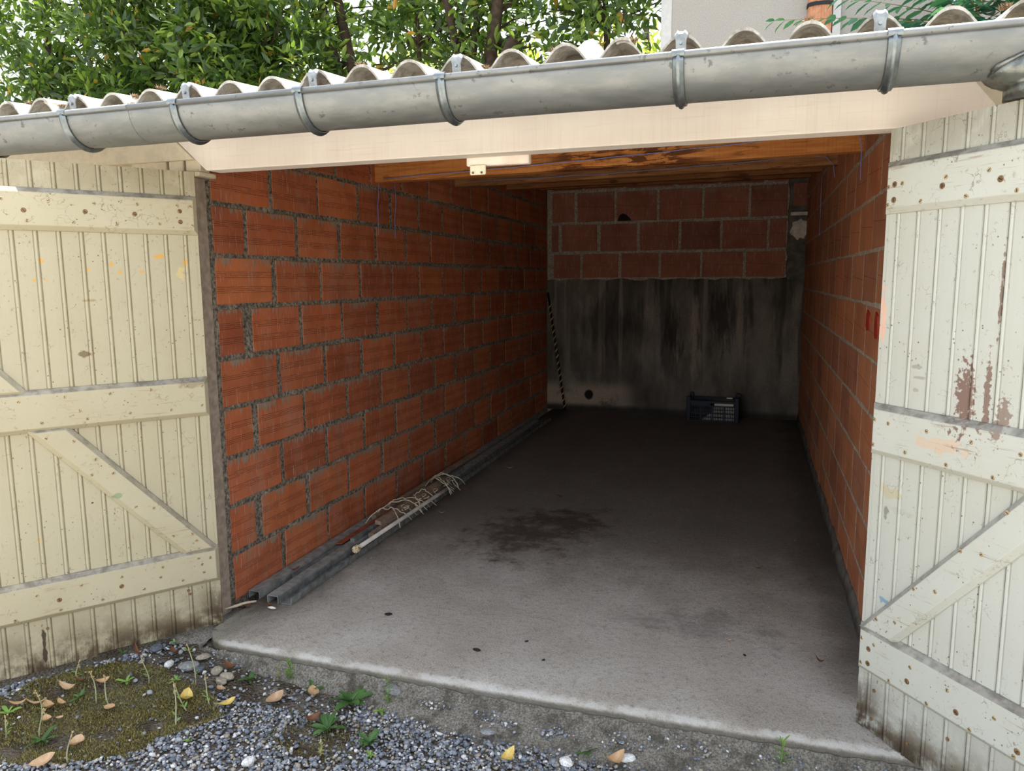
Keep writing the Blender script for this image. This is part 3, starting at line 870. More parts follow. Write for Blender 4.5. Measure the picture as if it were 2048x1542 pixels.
rspots = [(.008, 1.265, .013, .085, s(226, 176, 148), .75, 25), (.245, .935, .075, .022, s(206, 172, 142), .6, 30), (.13, 1.135, .018, .007, s(140, 130, 112), .55, 40), (.14, 1.105, .018, .007, s(140, 130, 112), .55, 40),
          (.135, 1.07, .014, .006, s(140, 130, 112), .5, 40), (.075, .43, .020, .011, s(86, 136, 164), .7, 60), (.285, 1.07, .030, .10, s(112, 76, 60), .85, 75), (.345, 1.08, .010, .12, s(112, 76, 60), .8, 70), (.39, 1.03, .022, .06, s(118, 84, 68), .7, 75),
          (.36, 1.33, .004, .12, s(108, 76, 56), .8, 40), (.07, .76, .05, .02, s(186, 168, 120), .5, 30), (.06, .70, .010, .02, s(100, 96, 88), .6, 60), (.10, .715, .06, .010, s(176, 172, 156), .5, 40)]
bl = [-.004, .037]+[.037+.0686*k for k in range(1, 18)]
br = [-.006, .031]+[.031+.0662*k for k in range(1, 18)]
door('door_1', LDO, LDD, 1, s(176, 166, 138), s(164, 150, 118), lspots, 'left cream garage door leaf with dirty bead-jointed boards, standing open', bl, SCREWS_L, [(.60, .15), (.12, .17), (.115, .155)])  # warm tint of the light on this leaf is mixed into its base colour
door('door_2', RDO, RDD, -1, s(190, 189, 177), s(182, 178, 158), rspots, 'right garage door leaf with flaking paint, standing open', br, SCREWS_R, NAILS_R)  # base colour includes the cooler light that reaches this leaf

# ================================================================== GUTTER
g = M('dull_zinc'); P = g.pos()
n1 = g.noise(g.sc(P, (1, 3, 3)), 7, 5, .65); n2 = g.noise(P, 36, 4, .65); n3 = g.noise(g.sc(P, (6, 1, 1)), 20, 3, .6)
c = g.mix(g.step(n1, .35, .68), s(122, 124, 122), s(140, 140, 136))
c = g.mix(g.mul(g.step(n2, .585, .66), g.mul(g.step(n1, .46, .58), .6)), c, s(66, 66, 63))
c = g.mix(g.mul(g.step(n3, .6, .75), .25), c, s(120, 122, 120))
m_zinc = g.bsdf(c, g.math('ADD', g.mul(n1, .12), .44), .62, g.add(n2, n1), .015, .002, .5)
g = M('dark_soldered_zinc'); P = g.pos()
n1 = g.noise(P, 14, 5, .65); n2 = g.noise(P, 80, 4, .7)
c = g.mix(g.step(n1, .35, .65), s(74, 76, 73), s(140, 142, 134))
c = g.mix(g.mul(g.step(n2, .6, .7), .5), c, s(168, 164, 148))
m_zinc_dark = g.bsdf(c, .42, .75, g.add(n1, g.mul(n2, .4)), .35, .006, .5)
GY, GZ, GR = -.446, 1.937, .0945
gut = empty('gutter', (0, GY, GZ))
tag(gut, 'half-round zinc gutter with ribbed brackets running along the roof edge', 'gutter')
def trough(xa, xb, r):
    mb = MB(); n = 26
    out = [(r*math.cos(PI+PI*k/n), r*math.sin(PI+PI*k/n)) for k in range(n+1)]
    inn = [((r-.003)*math.cos(2*PI-PI*k/n), (r-.003)*math.sin(2*PI-PI*k/n)) for k in range(n+1)]
    ring = out+inn
    xs = [xa+(xb-xa)*k/8 for k in range(9)]
    mb.loft([[(x, a, b) for a, b in ring] for x in xs], caps=False)
    return mb
for xa, xb, r in ((-2.6, .14, GR+.0008), (.10, 3.7, GR)):
    t_ = obj('trough', trough(xa, xb, r), m_zinc, gut, smooth=True)
    mb = MB(); mb.tube([(xa, -r, .004), (xb, -r, .004)], .0095, 12)
    obj('rolled_bead', mb, m_zinc, t_, smooth=True)
    for p_ in t_.data.polygons:
        p_.use_smooth = len(p_.vertices) == 4
m_brk = plain('bracket_zinc', s(128, 134, 134), .36, .85, .15, 60, .1)
bx = [-2.35, -1.85, -1.40, -1.03, -.58, -.13, .32, .775, 1.232, 1.883, 2.378]
for x in bx:
    b_ = empty('bracket', (x, 0, 0), parent=gut)
    mb = MB(); n = 22; rings = []
    prof = [(-.015, .001), (-.013, .006), (-.007, .007), (-.005, .011), (0, .013), (.005, .011), (.007, .007), (.013, .006), (.015, .001)]
    for k in range(n+1):
        a = PI*1.0+PI*.92*k/n
        rings.append([(px, (GR+.001+ph)*math.cos(a), (GR+.001+ph)*math.sin(a)) for px, ph in prof])
    mb.loft(rings)
    obj('strap', mb, m_brk, b_, smooth=True)
    mb = MB(); rings = []
    for k in range(9):
        a = PI*1.15-PI*1.25*k/8
        rings.append([(px, -GR+(.0112+ph)*math.cos(a), .004+(.0112+ph)*math.sin(a)) for px, ph in ((-.016, 0), (-.016, .0022), (.016, .0022), (.016, 0))])
    mb.loft(rings)
    obj('bead_clasp', mb, m_brk, b_)
# outlet funnel at the right
mb = MB(); rings = []; NF = 48
se = lambda q, e: math.copysign(abs(q)**e, q)
seam = []
RR = GR+.0025
for k in range(NF):
    th = 2*PI*k/NF
    sn, cs = math.sin(th), math.cos(th)
    a = math.radians(16+62*abs(sn)**.8)
    seam.append((2.965-.375*cs, -math.copysign(RR*math.sin(a), sn), -RR*math.cos(a)))
col_r = [(2.965-.325*se(math.cos(2*PI*k/NF), .6), -.105*se(math.sin(2*PI*k/NF), .6)) for k in range(NF)]
for f_, bul in ((0, 0), (.25, .012), (.55, .016), (.8, .010), (1, 0)):
    r = []
    for k in range(NF):
        sx, sy, sz = seam[k]; cx, cy = col_r[k]
        r.append((sx+(cx-sx)*f_, (sy+(cy-sy)*f_)-math.copysign(bul, math.sin(2*PI*k/NF) or 1), sz+(-.116-sz)*f_**.8))
    rings.append(r)
for dz, gr__ in ((-.117, 1.01), (-.142, 1.01), (-.144, .93)):
    rings.append([(2.965+(a-2.965)*gr__, b*gr__, dz) for a, b in col_r])
mb.loft(rings)
o = obj('outlet_funnel', mb, m_zinc_dark, gut, smooth=True)
o['label'] = 'dark soldered outlet funnel'
mb = MB(); pts = [(a, b*1.02, c_*1.02+.0015*math.sin(k*2.1)) for k, (a, b, c_) in enumerate(seam[1:NF//2])]
mb.tube(pts, [.0050+.0014*math.sin(k*1.7) for k in range(len(pts))], 7)
obj('solder_seam', mb, m_zinc_dark, o, smooth=True)

# ================================================================== GROUND
def ldist(x, y):
    # distance in front of the left door plane
    return (x-LDO[0])*.801+(y-LDO[1])*(-.598)
def gz(x, y):
    return -.085+.06*math.exp(-(ldist(x, y)/.25)**2)
def gz_np(x, y):
    d = (x-LDO[0])*.801+(y-LDO[1])*(-.598)
    return -.085+.06*np.exp(-(d/.25)**2)
mb = MB(); nx, ny = 60, 36; vs = []
for j in range(ny+1):
    for i in range(nx+1):
        x = -1.3+4.9*i/nx; y = -1.75+1.75*j/ny
        vs.append((x, y, gz(x, y)-.009))
fs = [(j*(nx+1)+i, j*(nx+1)+i+1, (j+1)*(nx+1)+i+1, (j+1)*(nx+1)+i) for j in range(ny) for i in range(nx)]
mb.add(vs, fs)
ground = obj('ground', mb, m_soil, smooth=True)
tag(ground, 'dark gravelly ground in front of the garage', 'ground', kind='structure')
mb = MB()
mb.add([(-40, -40, -.115), (40, -40, -.115), (40, 40, -.115), (-40, 40, -.115)], [(0, 1, 2, 3)])
yard = obj('yard_ground', mb, m_yard, ground)
# concrete apron under the nose of the slab
def apron_w(x):
    pts = [(-.1, .02), (.15, .03), (.45, .03), (.75, .05), (1.0, .12), (1.3, .16), (1.7, .16), (2.1, .11), (2.5, .06), (3, .04)]
    for (a, wa), (b, wb_) in zip(pts[:-1], pts[1:]):
        if a <= x <= b: return wa+(wb_-wa)*(x-a)/(b-a)
    return .03
mb = MB(); rings = []
for i in range(141):
    x = .07+2.8*i/140
    w = apron_w(x)
    bow = -.012*(1-((x-1.45)/1.4)**2)
    r = []
    for k in range(9):
        t = k/8
        y = -.295+bow-.012-(w+.10)*t
        zz = -.030-.012*min(1, t*4)-(.052*min(1, t*(w+.10)/max(w, .02)))+rnd.uniform(-.0045, .0045)
        r.append((x, y+rnd.uniform(-.003, .003), zz))
    rings.append(r)
mb.loft(rings, caps=False, closed=False)
obj('concrete_apron', mb, m_apron, ground, smooth=True)

# gravel: tens of thousands of little stones, one object
def ico():
    t = (1+5**.5)/2
    v = np.array([(-1, t, 0), (1, t, 0), (-1, -t, 0), (1, -t, 0), (0, -1, t), (0, 1, t), (0, -1, -t), (0, 1, -t), (t, 0, -1), (t, 0, 1), (-t, 0, -1), (-t, 0, 1)], float)
    v /= np.linalg.norm(v[0])
    f = np.array([(0, 11, 5), (0, 5, 1), (0, 1, 7), (0, 7, 10), (0, 10, 11), (1, 5, 9), (5, 11, 4), (11, 10, 2), (10, 7, 6), (7, 1, 8), (3, 9, 4), (3, 4, 2), (3, 2, 6), (3, 6, 8), (3, 8, 9), (4, 9, 5), (2, 4, 11), (6, 2, 10), (8, 6, 7), (9, 8, 1)])
    return v, f
IV, IF = ico()
def rot_mats(rg, n, tilt=.6):
    a = rg.uniform(0, 2*PI, n); tx = rg.normal(0, tilt, n); ty = rg.normal(0, tilt, n)
    ca, sa = np.cos(a), np.sin(a); cx, sx = np.cos(tx), np.sin(tx); cy, sy = np.cos(ty), np.sin(ty)
    Z = np.zeros((n, 3, 3)); Z[:, 0, 0] = ca; Z[:, 0, 1] = -sa; Z[:, 1, 0] = sa; Z[:, 1, 1] = ca; Z[:, 2, 2] = 1
    X = np.zeros((n, 3, 3)); X[:, 0, 0] = 1; X[:, 1, 1] = cx; X[:, 1, 2] = -sx; X[:, 2, 1] = sx; X[:, 2, 2] = cx
    Y = np.zeros((n, 3, 3)); Y[:, 1, 1] = 1; Y[:, 0, 0] = cy; Y[:, 0, 2] = sy; Y[:, 2, 0] = -sy; Y[:, 2, 2] = cy
    return Z@X@Y
def pebbles(name, xyz, rad, rg):
    n = len(xyz)
    base = IV[None]*(1+rg.normal(0, .13, (n, 12, 1)))
    scl = np.stack([rg.uniform(.8, 1.35, n), rg.uniform(.65, 1.0, n), rg.uniform(.45, .8, n)], 1)
    v = base*scl[:, None]*rad[:, None, None]
    v = np.einsum('nij,nkj->nki', rot_mats(rg, n, .35), v)+xyz[:, None]
    f = (IF[None]+12*np.arange(n)[:, None, None]).reshape(-1)
    return np_mesh(name, v.reshape(-1, 3), f, np.full(n*20, 3))
MOSS = np.array([(-.35, -.95), (-.323, -.824), (-.275, -.63), (-.121, -.485), (.065, -.463), (.277, -.506), (.40, -.606), (.304, -.754), (.261, -.877), (.10, -.97), (-.05, -1.02)])
def inside(px, py, poly):
    r = np.zeros(len(px), bool); n = len(poly); j = n-1
    for i in range(n):
        xi, yi = poly[i]; xj, yj = poly[j]
        c_ = ((yi > py) != (yj > py)) & (px < (xj-xi)*(py-yi)/(yj-yi+1e-12)+xi)
        r ^= c_; j = i
    return r
rg = np.random.default_rng(5)
n0 = 62000
gx = rg.uniform(-1.0, 3.3, n0); gy = rg.uniform(-1.45, -.16, n0)
apw = np.array([apron_w(x) for x in np.linspace(-1, 3.3, 200)])
aw = np.interp(gx, np.linspace(-1, 3.3, 200), apw)
edge = -.315-aw+rg.normal(0, .022, n0)
keep = gy < edge
keep &= ~((gx < .1) & (ldist(gx, gy) < -.005))
ins = inside(gx, gy, MOSS)
lowf = np.sin(gx*9.1+1.3)*np.sin(gy*11.3+.4)+np.sin(gx*4.1-gy*6.7)
keep &= ~(ins & (rg.random(n0) < .955))
dark = ((gx-.52)/.30)**2+((gy+.40)/.11)**2 < 1
dark |= ((gx-.14)/.22)**2+((gy+.42)/.10)**2 < 1
dark |= ((gx-.78)/.12)**2+((gy+.62)/.10)**2 < 1
keep &= ~(dark & (rg.random(n0) < .80))
keep &= (rg.random(n0) < np.where(lowf < -1.1, .62, 1))
gx, gy = gx[keep], gy[keep]
gr_ = np.clip(rg.lognormal(math.log(.0054), .33, len(gx)), .0026, .013)
xyz = np.stack([gx, gy, gz_np(gx, gy)-.004+rg.uniform(-.003, .005, len(gx))], 1)
# sprinkle on the apron in shallow pockets
pk = []
for (cx_, cy_, n_, sp_) in [(1.10, -.375, 26, .03), (1.32, -.39, 50, .045), (1.52, -.40, 45, .04), (1.74, -.395, 40, .05), (1.95, -.36, 40, .06), (2.25, -.34, 70, .10), (2.45, -.30, 60, .07), (.2, -.33, 30, .05)]:
    for _ in range(n_):
        x = rg.normal(cx_, sp_); y = rg.normal(cy_, sp_*.35)
        if y < -.325: pk.append((x, y, -.044-.36*max(0, -.34-y)))
pk = np.array(pk)
xyz = np.concatenate([xyz, pk]); gr_ = np.concatenate([gr_, rg.uniform(.003, .007, len(pk))])
# grit on the floor
q_ = 260
fx = rg.uniform(.1, 2.45, q_); fy = rg.uniform(-.26, 1.6, q_)
xyz = np.concatenate([xyz, np.stack([fx, fy, np.full(q_, .0008)], 1)]); gr_ = np.concatenate([gr_, rg.uniform(.0012, .0032, q_)])
grav = obj('gravel', pebbles('gravel', xyz, gr_, rg), m_gravel)
tag(grav, 'small blue-grey gravel stones covering the ground before the slab', 'gravel', kind='stuff')

# moss carpet
nm = 90000
mx_ = rg.uniform(-.6, .6, nm); my_ = rg.uniform(-1.1, -.38, nm)
cl = np.sin(mx_*31+1)*np.sin(my_*37)+np.sin(mx_*13-my_*17+2)*.8
kp = inside(mx_, my_, MOSS*np.array([1.06, 1.0])+np.array([0, 0])) & (cl > -1.0+rg.normal(0, .35, nm)) & (ldist(mx_, my_) > .0)
ex = rg.uniform(.62, .95, 1500); ey = rg.uniform(-.72, -.5, 1500)
mx_ = np.concatenate([mx_[kp], ex]); my_ = np.concatenate([my_[kp], ey]); nm = len(mx_)
mz_ = gz_np(mx_, my_)-.006+.006*(np.sin(mx_*31+1)*np.sin(my_*37)+.6)
tilt = rg.normal(0, .55, (nm, 2)); hh = rg.uniform(.004, .0095, nm)
tip = np.stack([tilt[:, 0]*hh, tilt[:, 1]*hh, hh], 1)
sd = rg.normal(0, 1, (nm, 3)); sd /= np.linalg.norm(sd, axis=1, keepdims=True); sd *= .0014
b_ = np.stack([mx_, my_, mz_], 1)
V = np.stack([b_-sd, b_+sd, b_+tip], 1).reshape(-1, 3)
moss = obj('moss', np_mesh('moss', V, np.arange(nm*3), np.full(nm, 3)), m_moss)
tag(moss, 'olive moss carpet on the gravel by the left door', 'moss', kind='stuff')

# ================================================================== STONES
def stone_mesh(seed, flat=.6, rough=.12):
    import bmesh
    r = random.Random(seed)
    bm = bmesh.new(); bmesh.ops.create_icosphere(bm, subdivisions=2, radius=1)
    off = [Vector((r.gauss(0, 1), r.gauss(0, 1), r.gauss(0, 1))).normalized() for _ in range(7)]
    lim = [r.uniform(.62, .9) for _ in range(7)]
    for v in bm.verts:
        for d_, l_ in zip(off, lim):
            e = v.co.dot(d_)
            if e > l_: v.co -= d_*(e-l_)*.85
        v.co *= 1+r.uniform(-rough, rough)*.3
        v.co.z *= flat
    me = bpy.data.meshes.new('stone'); bm.to_mesh(me); bm.free()
    return me
def mat_stone(name, c0, c1):
    g = M(name); O = g.obj(); n = g.noise(O, 3.0, 5, .7)
    return g.bsdf(g.mix(g.step(n, .35, .65), c0, c1), .85, 0, n, .4, .02, .2)
m_st_dark = mat_stone('dark_blue_grey_stone', s(74, 78, 86), s(104, 108, 114))
m_st_grey = mat_stone('mid_grey_stone', s(116, 116, 116), s(152, 152, 150))
m_st_tan = mat_stone('tan_grey_stone', s(136, 126, 110), s(166, 156, 138))
m_st_white = mat_stone('white_veined_stone', s(186, 184, 180), s(236, 234, 230))
STONES = [
    ((-.068, -.38), .034, .024, m_st_dark, 'dark blue-grey oval stone close under the left door'),
    ((.043, -.443), .024, .022, m_st_white, 'pale grey lumpy stone behind the tallest dry stem'),
    ((.115, -.423), .042, .028, m_st_grey, 'largest flat grey stone in the heap at the slab corner'),
    ((.127, -.357), .030, .020, m_st_tan, 'smooth tan oval pebble at the slab corner'),
    ((.224, -.396), .026, .024, m_st_tan, 'upright brownish stone against the foot of the slab corner'),
    ((.276, -.406), .030, .020, m_st_tan, 'upper of two tan flat stones below the slab corner'),
    ((.273, -.44), .026, .018, m_st_tan, 'lower of two tan flat stones below the slab corner'),
    ((.160, -.416), .026, .020, m_st_dark, 'dark grey stone leaning on the largest flat stone'),
    ((.655, -.797), .026, .022, m_st_white, 'light grey round stone alone in the gravel, lower left'),
    ((.925, -.345), .033, .020, m_st_grey, 'angular grey stone lying on the concrete apron'),
    ((1.589, -.509), .026, .022, m_st_white, 'white cracked stone left of the curled tan leaf'),
    ((1.766, -.437), .026, .020, m_st_white, 'white chalky stone right of the curled tan leaf'),
    ((1.319, -.461), .026, .014, m_st_grey, 'flat slate-grey stone at the edge of the apron'),
    ((1.637, -.40), .018, .013, m_st_tan, 'small beige pebble just above the white cracked stone'),
    ((1.644, -.505), .015, .012, m_st_grey, 'small grey pebble between the two white stones'),
    ((2.508, -.255), .050, .032, m_st_dark, 'big dark stone below the threshold beside the right door'),
    ((2.33, -.325), .020, .014, m_st_white, 'thin white stone chip near the right end of the apron'),
]
for i, ((x, y), r, hgt, m, lab) in enumerate(STONES):
    me = stone_mesh(40+i, .62)
    o = obj('stone', me, m, None, (x, y, gz(x, y)+hgt*.25), (rnd.uniform(-.15, .15), rnd.uniform(-.15, .15), rnd.uniform(0, 6)), smooth=False)
    o.scale = (r, r*rnd.uniform(.62, .85), hgt*1.1)
    if 'apron' in lab or 'chip' in lab: o.location.z = -.047 if 'angular' in lab else -.062
    if 'big dark' in lab: o.location.z = -.075
    tag(o, lab, 'stone')

# ================================================================== DRY LEAVES
def mat_leaf(name, c0, c1, trans=.25):
    g = M(name); O = g.obj(); o = g.xyz(O)
    n = g.noise(O, 40, 4, .6)
    c = g.mix(g.step(n, .35, .7), c0, c1)
    rib = g.step(g.math('ABSOLUTE', o[1]), .0012, .0004)
    c = g.mix(g.mul(rib, .4), c, tuple(x*.6 for x in c1[:3])+(1,))
    p = g.n('ShaderNodeBsdfPrincipled'); g.put(p.inputs['Base Color'], c); p.inputs['Roughness'].default_value = .6
    tr = g.n('ShaderNodeBsdfTranslucent'); g.put(tr.inputs[0], c)
    mxs = g.n('ShaderNodeMixShader'); mxs.inputs[0].default_value = trans
    g.t.links.new(p.outputs[0], mxs.inputs[1]); g.t.links.new(tr.outputs[0], mxs.inputs[2]); g.t.links.new(mxs.outputs[0], g.out.inputs[0])
    return g.m
m_tan = mat_leaf('tan_dry_leaf', s(206, 170, 128), s(186, 144, 102))
m_pink = mat_leaf('pinkish_dry_leaf', s(206, 174, 136), s(182, 144, 108))
m_yel = mat_leaf('yellow_leaf', s(232, 206, 120), s(216, 172, 74))
m_brn = mat_leaf('brown_dry_leaf', s(124, 78, 48), s(96, 58, 36))
def leaf_mesh(L, W, curl, twist, seed):
    r = random.Random(seed); mb = MB(); n = 6
    for i in range(n+1):
        t = i/n
        w = W/2*math.sin(PI*min(1, t*.92+.06))**.8*(1 if 0 < i < n else .05)
        x = L*(t-.5); zc = curl*L*((t-.5)**2*2.2)
        tw = twist*(t-.5)
        for k in (-1, 0, 1):
            y = k*w*math.cos(tw); z = zc+abs(k)*w*.28*(1+curl)+k*w*math.sin(tw)+r.uniform(-.0006, .0006)
            mb.v.append((x, y, z))
    for i in range(n):
        for k in range(2):
            a = i*3+k
            mb.f.append((a, a+1, a+4, a+3))
    mb.tube([(-L*.5, 0, curl*L*.5), (-L*.62, .002, curl*L*.62)], .0007, 4)
    me = mb.mesh('leaf')
    me.polygons.foreach_set('use_smooth', [True]*len(me.polygons))
    return me
LEAVES = [
    (-.24, -.827, .048, .021, .6, .3, 40, m_tan, 'pale tan dry leaf nearest the left edge above the moss'),
    (-.193, -.799, .060, .018, .5, .8, 20, m_pink, 'long pinkish brown leaf on the moss between two tan leaves'),
    (-.144, -.793, .056, .028, .5, .2, -25, m_tan, 'broad yellowish tan leaf under a dry flower stem'),
    (-.122, -.762, .044, .018, .4, .3, -20, m_tan, 'narrow light tan leaf right of the broad one'),
    (-.157, -.699, .062, .024, .7, .5, 5, m_pink, 'brown curled leaf at the upper edge of the moss'),
    (-.086, -.625, .040, .020, .6, .4, 60, m_tan, 'small tan leaf standing by the twin dry stems'),
    (.036, -.713, .034, .026, .3, .1, 10, m_tan, 'small round orange-tan leaf in the middle of the moss'),
    (-.071, -.813, .018, .012, .3, .1, 30, m_pink, 'tiny pinkish leaf scrap on the moss'),
    (-.100, -.839, .036, .024, .5, .5, -40, m_tan, 'pale torn leaf beside the short flower stem'),
    (.084, -.892, .052, .034, .5, .6, -70, m_pink, 'folded pinkish leaf at the lower edge of the moss'),
    (.064, -.994, .062, .038, .4, .4, 50, m_pink, 'large pinkish tan leaf at the bottom left corner'),
    (.237, -.579, .066, .034, .6, .5, -55, m_yel, 'large pale yellow leaf propped beneath a leaning stem'),
    (.392, -.562, .056, .028, .5, .7, 55, m_yel, 'bright yellow crumpled leaf right of the moss'),
    (.313, -.491, .036, .022, .4, .3, -20, m_pink, 'small reddish tan leaf below the tan stones'),
    (.534, -.484, .064, .036, .4, .2, 75, m_pink, 'flat oval pinkish tan leaf alone on dark soil'),
    (.642, -.410, .058, .032, .4, .2, -50, m_tan, 'orange-tan oval leaf near the apron'),
    (.259, -.369, .050, .022, .6, .5, -10, m_brn, 'brown curled leaf at the foot of the slab corner'),
    (.724, -.554, .048, .022, .9, .8, 50, m_brn, 'curled brown leaf above the bushy rosette'),
    (.715, -.329, .046, .022, .9, .4, 80, m_tan, 'tan leaf standing on edge against the apron'),
    (-.094, -.448, .062, .012, .9, .8, -20, m_brn, 'thin curled brown leaf below the dark oval stone'),
    (.022, -.392, .042, .018, .8, .5, -15, m_brn, 'rust-brown curled leaf right of the dark oval stone'),
    (-.150, -.651, .040, .016, .6, .4, 10, m_brn, 'dull brown leaf just above the curled leaf on the moss'),
    (1.414, -.554, .062, .026, .6, .6, 78, m_yel, 'golden brown upright leaf alone at the bottom middle'),
    (1.735, -.473, .056, .032, .9, .6, 45, m_tan, 'curled tan leaf between two white stones'),
]
for i, (x, y, L, W, cu, tw, ang, m, lab) in enumerate(LEAVES):
    o = obj('fallen_leaf', leaf_mesh(L*1.2, W*1.25, cu, tw, i), m, None, (x, y, gz(x, y)+.011), (rnd.uniform(-.25, .25), rnd.uniform(-.2, .2), math.radians(ang)), smooth=True)
    tag(o, lab, 'leaf')
INLEAF = [
    (2.36, .19, .04, .014, 1.0, .9, -30, m_brn, 'brown curled leaf on the floor near the right door'),
    (2.04, .26, .022, .014, .5, .3, 20, m_pink, 'tiny orange leaf scrap on the floor right of centre'),
    (.075, -.02, .036, .018, .8, .6, 40, m_brn, 'brown leaf in the corner beside the left door post'),
    (.16, .02, .03, .015, .6, .3, -20, m_brn, 'brown leaf before the open steel channel'),
    (.19, .66, .034, .018, .8, .5, 30, m_brn, 'brown leaf caught behind the white pole cap'),
    (.33, 1.02, .03, .016, .6, .4, 60, m_brn, 'brown leaf on the floor beside the white pole'),
    (.36, 1.42, .04, .016, .6, .5, 10, m_tan, 'tan leaf on the floor near the second twine knot'),
    (.34, 1.95, .05, .02, .6, .5, -30, m_brn, 'brown leaf on the floor beyond the twine knots'),
    (.42, 2.55, .05, .02, .5, .3, 15, m_pink, 'rusty leaf on the dark floor along the left wall'),
    (.95, 1.95, .05, .02, .5, .3, -15, m_brn, 'brown leaf behind the oil stain on the floor'),
    (1.25, 1.55, .045, .02, .5, .3, 35, m_brn, 'brown leaf at the right rim of the oil stain'),
    (.08, .33, .05, .018, .5, .6, 65, m_brn, 'brown leaf lying on the wall side steel channel'),
    (2.15, 1.05, .05, .014, .6, .6, 25, m_brn, 'thin brown leaf on the floor by the right wall'),
]
for i, (x, y, L, W, cu, tw, ang, m, lab) in enumerate(INLEAF):
    z_ = .008 if 'channel' not in lab or 'before' in lab else .040
    o = obj('fallen_leaf', leaf_mesh(L, W, cu, tw, 90+i), m, None, (x, y, z_), (0, 0, math.radians(ang)), smooth=True)
    tag(o, lab, 'leaf')
# dark crumbs on the slab
m_crumb = plain('dark_leaf_crumb', s(40, 34, 30), .9)
for i, (x, y, r, lab) in enumerate([(.68, .10, .019, 'black crumpled scrap on the floor, front left of centre'), (1.40, -.08, .008, 'small black crumb near the worn threshold'), (2.10, .17, .009, 'black crumb on the floor, right of centre'), (1.14, -.08, .016, 'flat mossy crumb near the middle of the threshold'), (1.30, .04, .008, 'black crumb behind the mossy crumb')]):
    o = obj('crumb', stone_mesh(80+i, .5, .5), m_crumb, None, (x, y, .004), (0, 0, i), smooth=False)
    o.scale = (r, r*.6, r*.6)
    tag(o, lab, 'crumb')

# ================================================================== WEEDS
def mat_plant(name, c0, c1):
    g = M(name); R = g.rand(); n = g.noise(g.obj(), 30, 2)
    c = g.mix(g.math('MULTIPLY', g.add(R, n), .6, clamp=True), c0, c1)
    p = g.n('ShaderNodeBsdfPrincipled'); g.put(p.inputs['Base Color'], c); p.inputs['Roughness'].default_value = .5
    tr = g.n('ShaderNodeBsdfTranslucent'); g.put(tr.inputs[0], c)
    mxs = g.n('ShaderNodeMixShader'); mxs.inputs[0].default_value = .3
    g.t.links.new(p.outputs[0], mxs.inputs[1]); g.t.links.new(tr.outputs[0], mxs.inputs[2]); g.t.links.new(mxs.outputs[0], g.out.inputs[0])
    return g.m
m_weed = mat_plant('weed_green', s(52, 88, 44), s(86, 124, 62))
m_weed_l = mat_plant('light_weed_green', s(100, 140, 62), s(140, 172, 84))
m_drystem = mat_plant('dry_stem', s(150, 150, 112), s(176, 172, 136))
m_flower = mat_plant('dry_flower', s(186, 156, 100), s(206, 182, 136))
def blade(L, W, droop, seed=0):
    mb = MB(); n = 5
    for i in range(n+1):
        t = i/n
        w = W/2*(math.sin(PI*(t*.86+.10)))**.7*(.04 if i == n else 1)
        for k in (-1, 0, 1):
            mb.v.append((L*t*math.cos(droop*t), k*w, L*t*(.45-droop*t*.55)+abs(k)*w*.25))
    for i in range(n):
        for k in range(2):
            a = i*3+k; mb.f.append((a, a+1, a+4, a+3))
    me = mb.mesh('leaf'); me.polygons.foreach_set('use_smooth', [True]*len(me.polygons))
    return me
B1, B2, B3, B4 = blade(.045, .012, .5), blade(.06, .015, .6), blade(.028, .010, .3), blade(.035, .007, .2)
def rosette(x, y, n, sc_, m, label, meshes=(B1, B2), z=None):
    e = empty('weed', (x, y, (gz(x, y) if z is None else z)-.001))
    tag(e, label, 'weed')
    mb = MB(); mb.tube([(0, 0, -.01), (0, 0, .012*sc_)], .003*sc_, 6)
    obj('stem', mb, m, e)
    for k in range(n):
        me = meshes[k % len(meshes)]
        if not me.materials: me.materials.append(m)
        o = obj('leaf', me, None, e, (0, 0, .004), (rnd.uniform(-.3, .3), rnd.uniform(-.5, .25), 2*PI*k/n+rnd.uniform(-.3, .3)))
        q = 1.25*sc_*rnd.uniform(.7, 1.15); o.scale = (q, q, q)
        o.material_slots[0].link = 'OBJECT'; o.material_slots[0].material = m
    return e
rosette(-.035, -.912, 11, .85, m_weed, 'dark green flat rosette weed at the lower edge of the moss')
rosette(-.02, -.583, 8, .6, m_weed_l, 'small bright rosette weed above the middle of the moss')
rosette(-.099, -.708, 7, .6, m_weed, 'dark little weed behind the curled leaf on the moss')
rosette(.36, -.394, 9, .6, m_weed, 'low green weed right of the tan stones')
rosette(-.24, -.862, 7, .7, m_weed_l, 'green weed at the left picture edge over the moss')
rosette(.79, -.405, 15, 1.25, m_weed, 'biggest green rosette weed in front of the apron')
rosette(.797, -.572, 13, 1.15, m_weed, 'second big green rosette weed, lower left of the yellow tuft')
rosette(.968, -.597, 11, .8, m_weed, 'dark spiky rosette weed alone in the open gravel')
rosette(1.645, -.435, 9, .75, m_weed, 'sparse dark weed in the gravel above the white stones')
rosette(.915, -.427, 6, .5, m_weed_l, 'small pale weed at the foot of the upright seedling')
rosette(.402, -.762, 5, .35, m_weed_l, 'tiny sprout in the gravel below the moss')
rosette(1.000, -.655, 6, .45, m_weed_l, 'tiny light green sprout under the dark spiky rosette')
rosette(.05, -.345, 6, .5, m_weed_l, 'bright sprout under the corner of the left door', z=-.04)
rosette(-.12, -.335, 6, .5, m_weed, 'small sprout in the dirt below the left door, left of the dark stone', z=-.03)
rosette(-.035, -.325, 6, .5, m_weed_l, 'bright little weed squeezed under the left door by the dark stone', z=-.03)
rosette(-.165, -.45, 6, .5, m_weed, 'flat sprout in gravel under the left door, above the moss', z=-.03)
rosette(.125, -.50, 7, .55, m_weed_l, 'leafy sprout at the foot of the heap of stones')
rosette(.62, -.375, 8, .7, m_weed, 'green weed between the slab foot and the orange-tan leaf')
